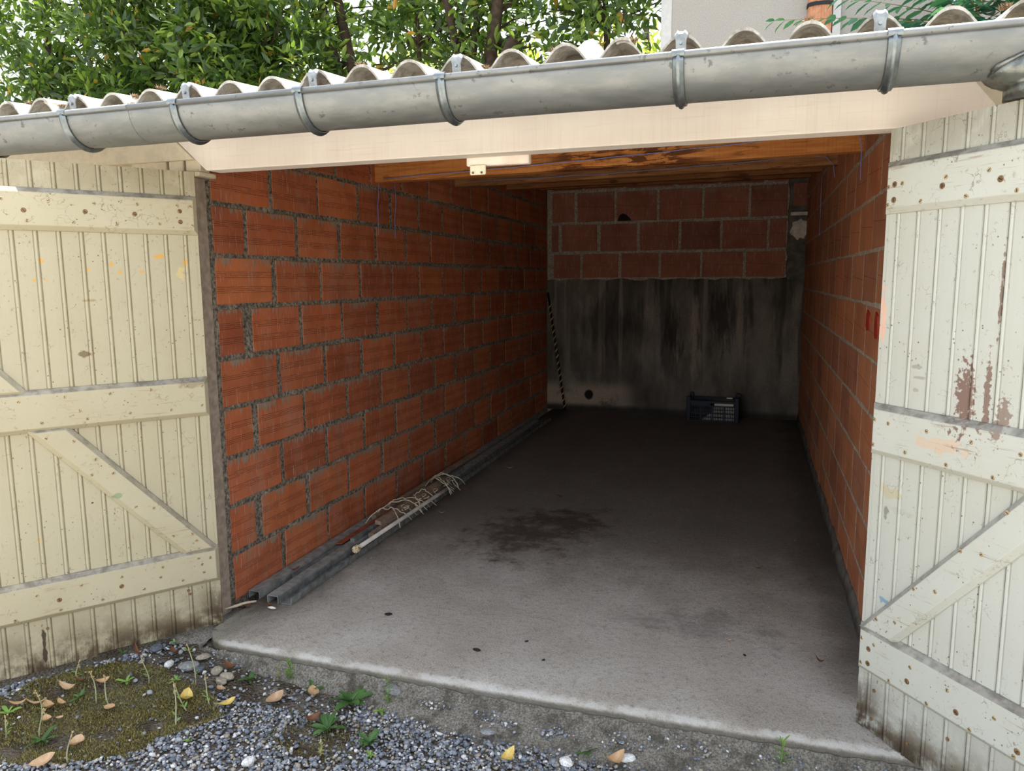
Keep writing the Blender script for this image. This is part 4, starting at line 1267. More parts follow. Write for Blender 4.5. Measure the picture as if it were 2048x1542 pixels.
def stem_weed(x, y, h, lean, az, label, nleaf=4, fl=True):
    h *= 1.2; lean *= 1.3
    e = empty('dry_weed', (x, y, gz(x, y)-.002)); tag(e, label, 'weed')
    pts = []; ph = rnd.uniform(0, 6)
    for k in range(8):
        t = k/7
        pts.append((math.cos(az)*lean*t**1.4+.006*math.sin(ph+3*t), math.sin(az)*lean*t**1.4+.006*math.cos(ph+4*t), h*t))
    mb = MB(); mb.tube(pts, [.0027-.0010*k/7 for k in range(8)], 6)
    obj('stem', mb, m_drystem, e, smooth=True)
    for k in range(nleaf):
        i = 1+k % 4
        o = obj('leaf', B3, None, e, pts[i], (0, rnd.uniform(-.6, .2), rnd.uniform(0, 6)))
        o.material_slots[0].link = 'OBJECT'; o.material_slots[0].material = m_weed_l
        q = rnd.uniform(.5, .85); o.scale = (q, q, q)
    if fl:
        mb = MB()
        for k in range(6):
            c_ = Vector(pts[7-(k//3)])+Vector((rnd.uniform(-.005, .005), rnd.uniform(-.005, .005), rnd.uniform(-.005, .004)))
            mb.tube([c_-Vector((0, 0, .003)), c_, c_+Vector((rnd.uniform(-.002, .002), 0, .004))], [.0012, .0030, .0008], 5)
        obj('flower_head', mb, m_flower, e)
    return e
if not B3.materials: B3.materials.append(m_weed_l)
stem_weed(.206, -.491, .115, .06, 2.6, 'tallest dry stem leaning left before the stone heap', 6)
stem_weed(.05, -.553, .080, .03, 2.8, 'whitish dry stem on the moss left of the tallest one', 5)
stem_weed(-.03, -.698, .085, .03, 2.9, 'straight dry stem with bud, left of its twin', 3)
stem_weed(.013, -.697, .075, .03, 2.5, 'slightly bent dry stem, right one of the twins', 2)
stem_weed(.325, -.563, .070, .05, 2.5, 'green-footed stem right of the large yellow leaf', 6)
stem_weed(.31, -.703, .090, .06, 2.4, 'bent dry stem at the right border of the moss', 2)
stem_weed(-.132, -.827, .075, .02, 2.9, 'dry flower stem rising from the broad tan leaf', 3)
stem_weed(-.064, -.893, .065, .02, 2.0, 'short dry flower stem above the dark rosette', 4)
stem_weed(-.153, -.948, .060, .02, 2.0, 'dry flower stem next to the left picture edge', 4)
stem_weed(.268, -.615, .040, .11, 2.6, 'sprawling green stem lying towards the moss', 6)
stem_weed(-.196, -.63, .035, .02, 2.0, 'short pale sprig in gravel near the left door', 3)
stem_weed(.115, -.955, .060, .03, 1.9, 'curled grey dry stem at the bottom in gravel', 0)
def leafy(x, y, h, n, label, m, z=None, mesh=B4, sc_=1.0):
    e = empty('seedling', (x, y, (gz(x, y) if z is None else z))); tag(e, label, 'weed')
    pts = [(.006*math.sin(2.2*k/9), .004*math.sin(1.5*k), h*k/9) for k in range(10)]
    mb = MB(); mb.tube(pts, [.0026-.0015*k/9 for k in range(10)], 6)
    obj('stem', mb, m, e, smooth=True)
    for k in range(n):
        t = .15+.85*k/n
        i = min(9, int(t*9))
        o = obj('leaf', mesh, None, e, pts[i], (0, rnd.uniform(-.7, -.2) if t > .7 else rnd.uniform(-.3, .3), k*2.4))
        o.material_slots[0].link = 'OBJECT'; o.material_slots[0].material = m
        q = sc_*rnd.uniform(.7, 1.1)*(1.1-.35*t); o.scale = (q, q, q)
for me in (B1, B2, B4):
    if not me.materials: me.materials.append(m_weed)
leafy(.921, -.385, .115, 22, 'upright feathery green seedling in front of the apron', m_weed_l, None, B4, .75)
leafy(2.21, -.352, .105, 18, 'upright bright green seedling by the threshold, right end', m_weed_l, None, B4, 1.1)
e_ = leafy(.849, -.70, .055, 30, 'yellow-green bushy tuft in the gravel, lower left of centre', mat_plant('yellow_green_tuft', s(150, 152, 84), s(184, 178, 120)), None, B3, .45)
leafy(.495, -.345, .085, 26, 'bushy light green weed against the foot of the slab', m_weed_l, None, B3, .85)
leafy(.455, -.355, .060, 16, 'thin yellowish weed left of the bushy one at the slab', mat_plant('olive_weed', s(120, 128, 66), s(160, 158, 92)), None, B3, .55)

# ================================================================== THINGS IN THE GARAGE
m_steel = plain('dull_grey_steel', s(136, 136, 130), .6, .1, .3, 26, .25)
m_steel_d = plain('dark_steel', s(112, 112, 108), .65, .1, .35, 26, .25)
m_rust = plain('rust_red_metal', s(150, 78, 54), .8, .1, .3, 30, .4)
m_oldwood = plain('grey_brown_batten', s(140, 120, 100), .85, 0, .3, 30, .4)
m_pvc = plain('dirty_white_plastic', s(206, 196, 184), .5, 0, .15, 14, .1)
def channel(name, sec, p0, p1, mat, label, cat='steel bar'):
    p0 = Vector(p0); p1 = Vector(p1)
    d = (p1-p0); L = d.length; d.normalize()
    side = Vector((d.y, -d.x, 0)).normalized(); upv = side.cross(d)
    mb = MB()
    mb.loft([[p0+side*a+upv*b_-p0 for a, b_ in sec], [p1+side*a+upv*b_-p0 for a, b_ in sec]])
    o = obj(name, mb, mat, None, p0)
    tag(o, label, cat)
    return o
def usec(w, h, t):    # U open to the top
    return [(-w/2, 0), (w/2, 0), (w/2, h), (w/2-t, h), (w/2-t, t), (-w/2+t, t), (-w/2+t, h), (-w/2, h)]
def nsec(w, h, t):    # closed side up
    return [(-w/2, 0), (-w/2+t, 0), (-w/2+t, h-t), (w/2-t, h-t), (w/2-t, 0), (w/2, 0), (w/2, h), (-w/2, h)]
def hollow(w, h, t):
    return None
channel('steel_channel', nsec(.056, .034, .003), (.040, .075, .002), (.045, 4.6, .002), m_steel, 'grey steel channel lying closest to the left brick wall')
channel('steel_channel', nsec(.054, .036, .003), (.152, .052, .002), (.125, 4.3, .002), m_steel, 'grey steel box channel lying in the middle of the bundle')
channel('steel_channel', usec(.056, .030, .003), (.212, .060, .002), (.190, 4.5, .002), m_steel_d, 'dark steel channel open to the top, outermost on the floor')
channel('steel_bar', [(-.012, 0), (.012, 0), (.012, .026), (-.012, .026)], (.096, .30, .003), (.088, 3.9, .003), m_steel_d, 'dark square bar lying between the two grey channels')
channel('red_strip', [(-.02, 0), (.02, .006), (.02, .010), (-.02, .004)], (.100, .69, .040), (.105, 1.30, .042), m_rust, 'rust-red flat metal strip on top of the channels', 'metal strip')
channel('batten', [(-.014, 0), (.014, 0), (.014, .022), (-.014, .022)], (.208, .83, .040), (.200, 1.75, .045), m_oldwood, 'short squared batten with open end beside the white pole', 'batten')
channel('batten', [(-.018, 0), (.018, 0), (.018, .024), (-.018, .024)], (.178, .97, .062), (.168, 1.95, .056), m_oldwood, 'upper grey-brown batten lying over the bundle', 'batten')
channel('batten', [(-.012, 0), (.012, 0), (.012, .02), (-.012, .02)], (.150, .74, .040), (.150, 2.3, .040), m_steel_d, 'dark thin batten whose end shows behind the pole cap', 'batten')
channel('batten', [(-.015, 0), (.015, 0), (.015, .025), (-.015, .025)], (.072, 1.12, .037), (.070, 2.8, .037), m_oldwood, 'old batten on the wall side behind the first knot', 'batten')
pole = empty('plastic_pole', (.240, .63, .056))
tag(pole, 'white plastic pole with a round ribbed end cap on the bundle', 'pole')
mb = MB(); mb.tube([(0, 0, 0), (.012, .5, .003), (.020, .9, .006), (.022, 1.15, .004)], .0115, 10)
obj('shaft', mb, m_pvc, pole, smooth=True)
g = M('yellowed_cap'); O = g.obj(); o_ = g.xyz(O)
rd = g.math('SQRT', g.add(g.mul(o_[0], o_[0]), g.mul(o_[2], o_[2])))
m_cap = g.bsdf(g.mix(g.step(g.noise(O, 90, 2), .45, .55), s(224, 208, 160), s(150, 128, 84)), .6)
mb = MB(); mb.tube([(0, -.022, 0), (0, -.020, 0), (0, 0.0, 0), (0, .004, 0)], [.015, .019, .019, .013], 16)
cap = obj('end_cap', mb, m_cap, pole)
for k in range(6):
    a = 2*PI*k/6
    mb = MB(); mb.box(-.0016, .0016, -.0255, -.021, .004, .016)
    obj('cap_rib', mb, m_pvc, cap, None, (0, a, 0))
m_twine = plain('dirty_white_twine', s(196, 184, 160), .9, 0, .2, 80)
def twine(name, cy, cx, w, hgt, seed, loops, label):
    r = random.Random(seed); e = empty(name, (cx, cy, .05)); tag(e, label, 'twine')
    for k in range(loops):
        pts = []; oy = r.uniform(-.14, .14); dy = r.uniform(-.28, .22)
        nn = 14
        for i in range(nn+1):
            t = i/nn
            x = -w/2+w*t
            z = hgt*math.sin(PI*t)**.7*r.uniform(.8, 1.15)*(1+.25*math.sin(k*3))-.03*(abs(t-.5)*2)**3
            pts.append((x, oy+dy*(t-.5)+.014*math.sin(6*t+k), z+.012))
        mb = MB(); mb.tube(pts, .0028, 5)
        obj('strand', mb, m_twine, e, smooth=True)
    for k in range(4):
        pts = []; a = r.uniform(-.5, 2); x0 = r.uniform(0, w/2); y0 = r.uniform(-.1, .1)
        for i in range(9):
            t = i/8
            pts.append((x0+.06*t*math.cos(a)+.02*math.sin(7*t), y0+.09*t*math.sin(a), .035+.035*math.sin(PI*t)-.055*t))
        mb = MB(); mb.tube(pts, .0020, 5)
        obj('loose_end', mb, m_twine, e, smooth=True)
twine('twine_knot', 1.22, .165, .22, .052, 1, 4, 'nearer knot of dirty white twine round the bundle of bars')
twine('twine_knot', 1.75, .185, .22, .055, 2, 4, 'farther tangle of white twine round the bundle of bars')
twine('twine_knot', 1.48, .20, .13, .050, 5, 2, 'loose loops of twine between the two knots')
m_stick = plain('bleached_wood', s(192, 176, 152), .85, 0, .15, 40, .3)
mb = MB(); mb.tube([(.004, -.072, .012), (.03, -.035, .013), (.055, -.005, .017), (.088, .026, .016)], [.003, .0065, .006, .004], 6)
o = obj('stick', mb, m_stick, smooth=True); tag(o, 'short bleached stick at the front end of the left wall', 'stick')
mb = MB(); mb.tube([(.165, .0, .010), (.185, -.004, .012), (.205, -.002, .010)], [.003, .007, .003], 6)
o = obj('seed_pod', mb, m_pvc, smooth=True); tag(o, 'small white oblong scrap before the middle channel', 'scrap')

# crate against the back wall
m_crate = plain('navy_plastic', s(20, 24, 44), .45, 0, .2, 40, .1)
crate = empty('crate', (1.74, 4.98, 0), (0, 0, -.03))
tag(crate, 'dark navy plastic crate with lattice sides standing at back wall', 'crate')
CW, CD = .235, .15
mb = MB(); mb.box(-CW, CW, -CD, CD, .004, .014); obj('bottom', mb, m_crate, crate)
def lattice(name, w, rows):
    mb = MB()
    for z0, z1 in rows: mb.box(-w, w, -.006, .006, z0, z1)
    n = int(2*w/.0155)
    for k in range(n+1):
        x = -w+2*w*k/n
        t = .0032 if k % 7 else .007
        mb.box(x-t, x+t, -.004, .004, .012, .152)
    return mb
for nm, yy in (('front_panel', -CD), ('rear_panel', CD)):
    mb = lattice(nm, CW-.015, [(.004, .016), (.044, .052), (.080, .092), (.118, .124), (.150, .160)])
    mb.box(-CW, -.02, -.006, .006, .152, .205)
    mb.box(CW-.04, CW, -.006, .006, .152, .205)
    mb.box(-CW, CW, -.009, .009, .185, .205)
    obj(nm, mb, m_crate, crate, (0, yy, 0))
for nm, xx in (('side_panel', -CW), ('side_panel', CW)):
    mb = lattice(nm, CD-.01, [(.004, .03), (.06, .09), (.118, .16), (.185, .215)])
    obj(nm, mb, m_crate, crate, (xx, 0, 0), (0, 0, PI/2))
for sx in (-1, 1):
    for sy in (-1, 1):
        mb = MB(); mb.box(-.02, .02, -.018, .018, 0, .245)
        bevel(obj('corner_post', mb, m_crate, crate, (sx*(CW-.01), sy*(CD-.008), 0)), .004, 1)
mb = MB(); mb.prism([(-.10, .016), (.21, .016), (.21, .178), (.02, .178), (.0, .10)], 1, -.002, .002)
m_card = plain('pale_card', s(226, 216, 200), .8, 0, .1, 12)
o = obj('card_sheet', mb, m_card, None, (1.735, 4.86, .0), (-.06, 0, -.03)); tag(o, 'pale cardboard sheet standing inside the navy crate', 'cardboard')
mb = MB(); mb.box(0, .055, -.002, .002, .19, .203)
o = obj('paper_slip', mb, m_card, None, (1.86, 4.985, .02), (0, 0, -.03)); tag(o, 'small white paper slip at the top of the crate', 'paper')

# striped rod leaning in the back corner
rod = empty('striped_rod', (.215, 5.09, 0)); tag(rod, 'thin black rod wound with tan cord leaning in the back left corner', 'rod')
p0, p1 = Vector((0, 0, .005)), Vector((-.200, .045, 1.24))
m_black = plain('black_rod', s(24, 22, 24), .5)
m_cord = plain('tan_cord', s(206, 168, 104), .8, 0, .15, 60)
mb = MB(); mb.tube([p0, p1], .012, 8); obj('shaft', mb, m_black, rod, smooth=True)
d = (p1-p0).normalized(); sx_ = d.cross(Vector((0, 1, 0))).normalized(); sy_ = d.cross(sx_)
pts = []
for k in range(17*12+1):
    a = 2*PI*k/12
    pts.append(p0+(p1-p0)*(.02+.90*k/(17*12))+(sx_*math.cos(a)+sy_*math.sin(a))*.0115)
mb = MB(); mb.tube(pts, .0062, 5); obj('wound_cord', mb, m_cord, rod, smooth=True)
mb = MB(); mb.tube([p1+Vector((.014*math.cos(2*PI*k/12), 0, .012+.014*math.sin(2*PI*k/12))) for k in range(13)], .003, 5); obj('top_ring', mb, m_steel, rod, smooth=True)
mb = MB()
for k in range(5):
    a = k*.5
    mb.tube([(0, 0, .01), (.06*math.cos(a)+.03, .05*math.sin(a)-.12, .006+.004*k)], .008, 5)
o = obj('dark_scrap', mb, m_crumb, None, (.12, 5.02, .006)); tag(o, 'dark heap of scraps at the foot of the striped rod', 'scrap')

# blue strings along the beams
m_blue = plain('blue_string', s(120, 136, 190), .7, 0, .2, 60)
def string(pts, label, r=.0022):
    mb = MB(); mb.tube(pts, r, 5)
    o = obj('string', mb, m_blue, smooth=True); tag(o, label, 'string')
def sag(a, b, n=16, k=.01):
    a = Vector(a); b = Vector(b)
    return [a.lerp(b, i/n)-Vector((0, 0, k*math.sin(PI*i/n)+.002*math.sin(i*2.3))) for i in range(n+1)]
string(sag((.06, 1.385, 1.952), (2.44, 1.185, 2.02), 18, .010)+[(2.47, 1.17, 2.025), (2.50, 1.165, 2.01), (2.515, 1.18, 1.95), (2.518, 1.20, 1.88), (2.520, 1.21, 1.81)], 'blue string stretched along the first beam, its end dangling right')
string(sag((.1, 2.60, 2.075), (2.38, 2.41, 2.10), 14, .015)+[(2.46, 2.40, 2.09), (2.505, 2.40, 2.04), (2.515, 2.42, 1.97)], 'blue string stretched along the second beam')
string([(.006, 1.43, 1.97), (.008, 1.425, 1.90), (.012, 1.40, 1.80), (.009, 1.405, 1.72), (.010, 1.40, 1.64)], 'nearer of two blue strings hanging down the left wall')
string([(.006, 1.63, 1.96), (.010, 1.64, 1.85), (.008, 1.62, 1.75), (.010, 1.615, 1.63)], 'farther of two blue strings hanging down the left wall')
string([(2.522, 3.5, 2.15), (2.518, 3.45, 2.0), (2.520, 3.44, 1.85), (2.518, 3.42, 1.68)], 'blue string hanging down the right wall below the third beam')

# ================================================================== HOUSE BEHIND
g = M('roughcast_render'); P = g.pos()
n1 = g.noise(P, 120, 4, .7); n2 = g.noise(P, 1.3, 4)
m_cast = g.bsdf(g.mix(g.step(n1, .35, .7), g.mix(n2, s(163, 158, 150), s(176, 172, 164)), s(144, 139, 131)), .95, 0, n1, .7, .012, .1)
m_cast2 = plain('smooth_corner_render', s(178, 177, 174), .95, 0, .06, 20, .15)
house = empty('house', (1.0, 6.25, 0))
tag(house, 'pale roughcast house wall rising behind the roof on the right', 'house')
mb = MB(); mb.box(.10, 8.0, 0, 5.0, -.1, 7.5); obj('wall', mb, m_cast, house)
mb = MB(); mb.box(0, .115, -.012, 5.0, -.1, 7.5); bevel(obj('corner_strip', mb, m_cast2, house), .01, 2)
g = M('fluted_terracotta'); O = g.obj(); n = g.noise(O, 20, 4)
m_terra = g.bsdf(g.mix(g.step(n, .35, .7), s(188, 138, 106), s(170, 116, 86)), .85, 0, n, .2, .003, .2)
flue = empty('flue', (2.62, 6.19, 0), parent=house)
mb = MB(); prof = []
nfl = 13
for k in range(nfl*4+1):
    t = k/(nfl*4)
    a = PI*t
    xw = -.118*math.cos(a)
    yw = -.10*math.sin(a)**.55+.06-(.0055 if (k % 4) in (1, 2) else 0)
    prof.append((xw, yw))
prof += [(.118, .06+.005), (-.118, .06+.005)]
mb.loft([[(a, b, z) for a, b in prof] for z in (0, 3.99, 4.0, 7.2)])
fl_o = obj('flue_body', mb, m_terra, house, (2.62-1.0, -.06, 0))
mb = MB(); rings = []
for k in range(13):
    a = PI*k/12
    rings.append([(-(.124+q)*math.cos(a), -(.108+q)*math.sin(a)**.55+.06, z) for q, z in ((0, 4.128), (.006, 4.128), (.006, 4.165), (0, 4.165))])
mb.loft(rings)
mb.box(.10, .145, .045, .06, 4.13, 4.163)
obj('iron_strap', mb, m_black, fl_o)
bpy.data.objects.remove(flue, do_unlink=True)
mb = MB(); mb.box(.125, .20, .01, .056, 3.0, 7.2); obj('mortar_fillet', mb, m_cast2, fl_o)

# ================================================================== TREES
def mat_tree_leaf(name, cols, tcol, trans, rough=.34, island=True):
    g = M(name); R = g.island() if island else g.rand()
    c = g.ramp(R, cols)
    p = g.n('ShaderNodeBsdfPrincipled'); g.put(p.inputs['Base Color'], c); p.inputs['Roughness'].default_value = rough
    p.inputs['Specular IOR Level'].default_value = .5
    tr = g.n('ShaderNodeBsdfTranslucent'); g.put(tr.inputs[0], g.mix(.6, c, tcol))
    mxs = g.n('ShaderNodeMixShader'); mxs.inputs[0].default_value = trans
    g.t.links.new(p.outputs[0], mxs.inputs[1]); g.t.links.new(tr.outputs[0], mxs.inputs[2]); g.t.links.new(mxs.outputs[0], g.out.inputs[0])
    return g.m
LC = [(0, s(24, 44, 26)), (.35, s(40, 64, 32)), (.6, s(66, 92, 40)), (.85, s(112, 132, 54)), (.982, s(118, 142, 60)), (.987, s(206, 160, 64)), (1, s(170, 110, 50))]
m_laurel = mat_tree_leaf('glossy_laurel_leaf', LC, s(160, 196, 64), .32)
m_laurel_o = mat_tree_leaf('glossy_laurel_leaf_single', LC, s(160, 196, 64), .32, .34, False)
LF = [(0, s(124, 146, 52)), (.5, s(170, 184, 74)), (1, s(204, 208, 100))]
m_far = mat_tree_leaf('sunny_far_leaf', LF, s(200, 220, 90), .5, .5)
m_bark = plain('dark_bark', s(62, 50, 40), .95, 0, .35, 18, .6)
LT = np.array([(0, 0, 0), (.30, -.42, .04), (.30, 0, 0), (.30, .42, .04), (.68, -.40, .03), (.68, 0, -.02), (.68, .40, .03), (1, 0, -.08)])
LTF = [(0, 1, 2), (0, 2, 3), (1, 4, 5, 2), (2, 5, 6, 3), (4, 7, 5), (5, 7, 6)]
def leaf_cloud(name, pos, dirs, L, W, rg):
    n = len(pos)
    d = dirs/np.linalg.norm(dirs, axis=1, keepdims=True)
    ref = rg.normal(0, 1, (n, 3))*.7+np.array([0, 0, 1.0])
    sd = np.cross(ref, d); sd /= np.linalg.norm(sd, axis=1, keepdims=True)
    nr = np.cross(d, sd)
    V = pos[:, None]+d[:, None]*(LT[None, :, 0:1]*L[:, None, None])+sd[:, None]*(LT[None, :, 1:2]*W[:, None, None])+nr[:, None]*(LT[None, :, 2:3]*L[:, None, None])
    flat = np.array([i for f in LTF for i in f]); tot = np.array([len(f) for f in LTF])
    F = (flat[None]+8*np.arange(n)[:, None]).reshape(-1)
    return np_mesh(name, V.reshape(-1, 3), F, np.tile(tot, n))
def single_leaf_mesh(L, W):
    mb = MB(); mb.v = [(a*L, b*W, c_*L) for a, b, c_ in LT]; mb.f = list(LTF)
    return mb.mesh('leaf')
SLM = [single_leaf_mesh(.175, .062), single_leaf_mesh(.15, .054), single_leaf_mesh(.19, .064)]
for me in SLM: me.materials.append(m_laurel_o)
def tree(name, base, trunks, ctr, rad, nclus, nleaf, L, seed, label, mat, group, singles=0, zmin=0):
    rg = np.random.default_rng(seed); r = random.Random(seed)
    e = empty(name, base); tag(e, label, 'tree', group)
    B = Vector(base)
    tips = []
    for (pts, r0) in trunks:
        pts = [Vector(p)-B for p in pts]
        pts2 = []
        for k in range(len(pts)-1):
            for j in range(4):
                pts2.append(pts[k].lerp(pts[k+1], j/4)+Vector((r.uniform(-.02, .02), r.uniform(-.02, .02), 0)))
        pts2.append(pts[-1])
        mb = MB(); N = len(pts2)
        mb.tube(pts2, [r0*(1-.55*k/N) for k in range(N)], 8)
        obj('trunk', mb, mat_bark_for(mat), e, smooth=True)
        tips.append(pts2)
    ctr = np.array(ctr)-np.array(base); rad = np.array(rad)
    # leaf clusters inside an uneven ellipsoid, denser towards the outside
    q = rg.normal(0, 1, (nclus, 3)); q /= np.linalg.norm(q, axis=1, keepdims=True)
    q *= (rg.random((nclus, 1))**.42)
    cc = ctr+q*rad*(1+.12*np.sin(q[:, :1]*7+seed))
    # branches from the trunks to some clusters
    for k in range(0, nclus, max(1, nclus//40)):
        tp_ = tips[k % len(tips)]
        c_ = Vector(cc[k])
        a = min(tp_, key=lambda p: (p-c_).length+abs(p.z-(c_.z-.5))*.6)
        md = a.lerp(c_, .5)+Vector((r.uniform(-.08, .08), r.uniform(-.08, .08), r.uniform(0, .15)))
        mb = MB(); mb.tube([a, md, c_], [.020, .012, .004], 5)
        obj('branch', mb, mat_bark_for(mat), e, smooth=True)
    per = nleaf//nclus
    cen = np.repeat(cc, per, 0); n = len(cen)
    dr = rg.normal(0, 1, (n, 3))+np.repeat(q, per, 0)*.5+np.array([0, 0, .25])
    dr /= np.linalg.norm(dr, axis=1, keepdims=True)
    ps = cen+dr*rg.uniform(.0, .16, (n, 1))+rg.normal(0, .05, (n, 3))
    Ls = L*rg.uniform(.7, 1.2, n)
    me = leaf_cloud('foliage', ps, dr, Ls, Ls*rg.uniform(.32, .42, n), rg)
    f = obj('foliage', me, mat, e); f['kind'] = 'stuff'
    if singles:
        # leaves on the camera side that can be picked out one by one
        camv = np.array(CAM)-np.array(base)
        k = 0
        cs = np.argsort(cc[:, 1]+rg.normal(0, .15, nclus))
        for ci in cs:
            w = cc[ci]+np.array(base)
            el = (w[2]-CAM[2])/math.hypot(w[0]-CAM[0], w[1]-CAM[1])
            if el < .24 or el > .40: continue
            for j in range(4):
                o = bpy.data.objects.new('leaf', SLM[k % 3])
                C.objects.link(o); o.parent = e
                o.location = Vector(cc[ci])+Vector((r.uniform(-.10, .10), -.12+r.uniform(-.06, .06), r.uniform(-.10, .10)))
                o.rotation_euler = (r.uniform(-1, 1), r.uniform(-1.3, .5), r.uniform(0, 6.28))
                k += 1
            if k >= singles: break
    return e
def mat_bark_for(m): return m_bark
G1 = 'laurel trees behind the garage roof'
tree('laurel_tree', (-8.2, 6.6, -.1), [([(-8.2, 6.6, -.1), (-8.0, 6.6, 2), (-8.1, 6.6, 5.5)], .09)], (-8.0, 6.7, 4.3), (1.5, 1.0, 2.6), 460, 8300, .165, 1, 'laurel tree at the far left, bright leaves at the picture corner', m_laurel, G1, 90)
tree('laurel_tree', (-6.2, 6.6, -.1), [([(-6.2, 6.6, -.1), (-6.1, 6.6, 2.5), (-6.3, 6.6, 5.8)], .10)], (-6.1, 6.6, 4.4), (1.5, .95, 2.4), 600, 12000, .165, 2, 'dense dark laurel tree second from the left', m_laurel, G1, 120)
tree('laurel_tree', (-4.5, 6.6, -.1), [([(-4.5, 6.6, -.1), (-4.4, 6.6, 2.5), (-4.6, 6.7, 5.8)], .09)], (-4.5, 6.6, 4.5), (1.25, .95, 2.3), 500, 10500, .165, 3, 'dense dark laurel tree left of the twin trunks', m_laurel, G1, 120)
tree('laurel_tree', (-3.0, 6.9, -.1), [([(-3.1, 6.9, -.1), (-3.25, 6.9, 3.0), (-3.42, 6.9, 4.2), (-3.68, 6.9, 5.3), (-3.85, 6.9, 6.4)], .105), ([(-2.95, 6.9, -.1), (-3.0, 6.9, 3.0), (-3.18, 6.9, 4.3), (-3.42, 6.9, 5.3), (-3.6, 6.9, 6.4)], .10)], (-3.0, 7.35, 4.9), (1.2, .7, 2.1), 260, 2600, .165, 4, 'laurel tree with two dark leaning trunks side by side', m_laurel, G1, 100)
tree('laurel_tree', (-1.75, 6.8, -.1), [([(-1.5, 6.8, -.1), (-1.45, 6.8, 3), (-1.62, 6.8, 4.3), (-1.85, 6.8, 5.2), (-1.9, 6.8, 6.4)], .075), ([(-1.55, 6.9, 3.6), (-1.40, 6.9, 4.6), (-1.35, 6.9, 5.6)], .06), ([(-2.25, 6.9, -.1), (-2.2, 6.9, 3), (-2.22, 6.9, 5.8)], .05)], (-1.85, 7.15, 4.7), (1.0, .7, 2.1), 210, 2100, .165, 5, 'laurel tree with a forked trunk and open crown', m_laurel, G1, 90)
tree('laurel_tree', (-.9, 6.7, -.1), [([(-1.2, 6.7, -.1), (-1.2, 6.7, 3), (-1.12, 6.7, 4.2), (-1.02, 6.7, 5.0), (-1.0, 6.7, 6.4)], .115)], (-.85, 7.1, 4.5), (1.0, .7, 2.0), 220, 2200, .165, 6, 'laurel tree with one thick dark trunk', m_laurel, G1, 90)
tree('laurel_tree', (.35, 6.9, -.1), [([(.4, 6.9, -.1), (.35, 6.9, 3), (.2, 6.9, 5.8)], .06)], (.25, 6.8, 4.8), (1.0, .8, 2.0), 230, 2400, .165, 7, 'rightmost laurel tree, beside the house corner', m_laurel, G1, 90)
# sawn stump limb
mb = MB(); mb.tube([(-1.15, 6.6, 3.5), (-.95, 6.55, 3.95), (-.72, 6.5, 4.28)], [.07, .08, .085], 9)
o = obj('cut_limb', mb, m_bark, smooth=True); tag(o, 'sawn-off thick limb leaning right before the thick dark trunk', 'limb')
G2 = 'sunlit trees far behind'
for i, (x, y, rx, lab) in enumerate([(-10.5, 11, 2.6, 'sunlit yellow-green tree showing through at the far left'), (-6.0, 11.5, 2.4, 'sunlit yellow-green tree behind the dense laurels'), (-2.6, 10.5, 1.7, 'sunlit yellow-green tree behind the twin trunks'), (.2, 10.8, 1.7, 'sunlit yellow-green tree behind the house corner')]):
    tree('sunny_tree', (x, y, -.1), [([(x, y, -.1), (x+.1, y, 3), (x, y, 5.5)], .09)], (x, y, 3.9), (rx, 1.2, 1.9), 240, 5200, .16, 30+i, lab, m_far, G2)

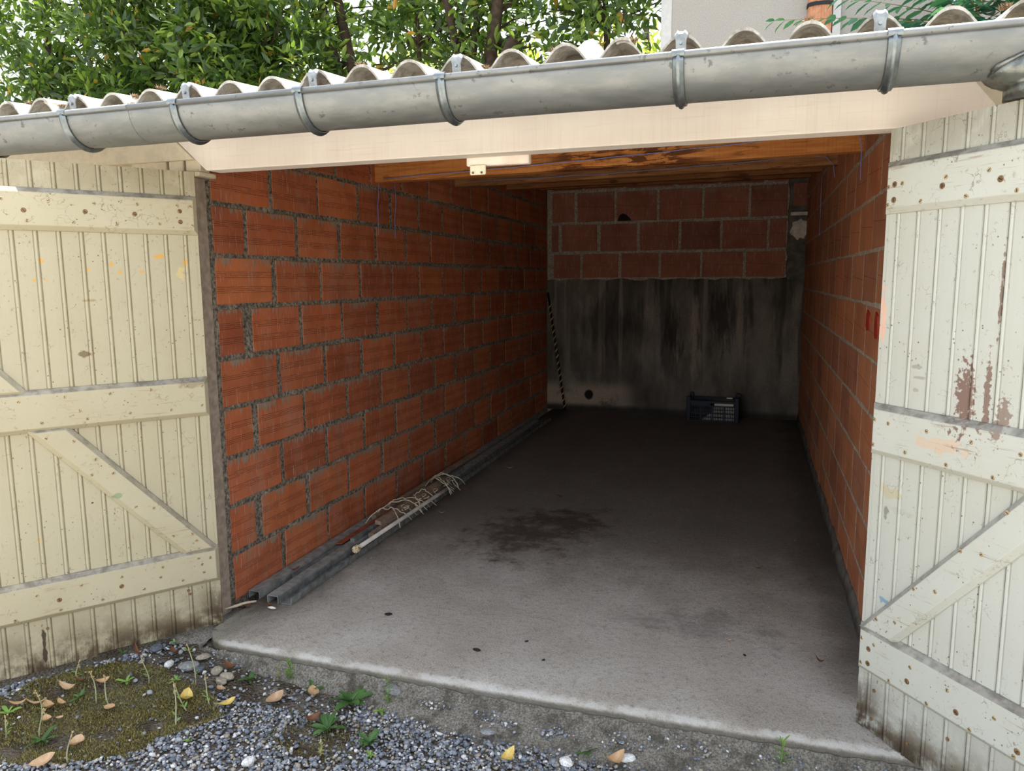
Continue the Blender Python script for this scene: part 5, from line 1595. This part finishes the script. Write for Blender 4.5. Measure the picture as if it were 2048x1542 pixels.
# ailanthus growing before the house wall
m_ail = mat_tree_leaf('ailanthus_leaflet', [(0, s(34, 86, 80)), (.5, s(44, 104, 88)), (1, s(74, 132, 86))], s(120, 190, 90), .3, .4, False)
m_ailstem = plain('green_brown_stem', s(128, 112, 62), .7, 0, .2, 30)
ail = empty('ailanthus', (4.0, 5.9, -.1)); tag(ail, 'young tree with long feathered leaves growing before the house wall', 'tree')
mb = MB(); mb.tube([(0, 0, 0), (-.05, 0, 2.5), (-.02, 0, 3.9), (.03, 0, 4.8)], [.03, .026, .022, .012], 8); obj('stem', mb, m_ailstem, ail, smooth=True)
LFM = MB(); LFM.v = [(a*.235, b*.10, c_*.235) for a, b, c_ in LT]; LFM.f = list(LTF)
LFM = LFM.mesh('leaflet'); LFM.materials.append(m_ail)
def frond(a, b, n, size=1.0, sag_=.035):
    a = Vector(a); b = Vector(b)
    pts = [a.lerp(b, k/10)+Vector((0, 0, sag_*math.sin(PI*k/10))) for k in range(11)]
    mb = MB(); mb.tube(pts, [.006-.0045*k/10 for k in range(11)], 5)
    f = obj('frond', mb, m_ailstem, ail, smooth=True)
    d = (b-a).normalized()
    az = math.atan2(d.y, d.x)
    for k in range(n):
        t = .15+.85*k/(n-1)
        p = a.lerp(b, t)+Vector((0, 0, sag_*math.sin(PI*t)))
        for sd in (-1, 1):
            o = bpy.data.objects.new('leaflet', LFM); C.objects.link(o); o.parent = f
            o.location = p
            o.rotation_euler = (rnd.uniform(-.5, .5), rnd.uniform(.0, .6), az+sd*(1.15-.5*t)+rnd.uniform(-.1, .1))
            q = size*(1.05-.45*t)*rnd.uniform(.85, 1.1); o.scale = (q, q, q)
rel = lambda x, y, z: (x-4.0, y-5.9, z+.1)
for a, b, n in [((3.95, 5.85, 3.72), (2.18, 5.75, 3.90), 17), ((3.95, 5.85, 3.72), (2.75, 5.55, 3.98), 12), ((3.95, 5.85, 3.65), (3.0, 5.45, 3.72), 11), ((3.97, 5.85, 3.8), (3.1, 5.35, 3.95), 12), ((3.98, 5.85, 3.85), (3.25, 5.5, 4.15), 11),
                ((4.0, 5.85, 3.8), (4.7, 5.4, 3.95), 10), ((4.0, 5.85, 3.65), (4.75, 5.5, 3.7), 10), ((4.0, 5.85, 3.75), (3.7, 5.1, 3.75), 10), ((4.0, 5.85, 3.6), (3.6, 5.15, 3.55), 9), ((4.0, 5.85, 3.9), (3.5, 5.3, 4.1), 11), ((4.0, 5.85, 3.65), (4.4, 5.2, 3.6), 9), ((4.0, 5.85, 3.9), (4.6, 5.5, 4.15), 10), ((4.0, 5.85, 3.8), (4.15, 5.1, 3.85), 9), ((4.0, 5.85, 3.55), (3.1, 5.6, 3.62), 10),
                ((4.0, 5.8, 3.7), (4.45, 5.3, 3.82), 10), ((4.0, 5.8, 3.6), (4.2, 5.2, 3.62), 9), ((4.0, 5.8, 3.8), (4.85, 5.35, 3.85), 10), ((4.0, 5.8, 3.75), (3.4, 5.2, 3.85), 11), ((4.0, 5.8, 3.7), (3.5, 5.0, 3.62), 10), ((4.0, 5.8, 3.85), (3.85, 5.2, 4.0), 10)]:
    frond(rel(*a), rel(*b), n)
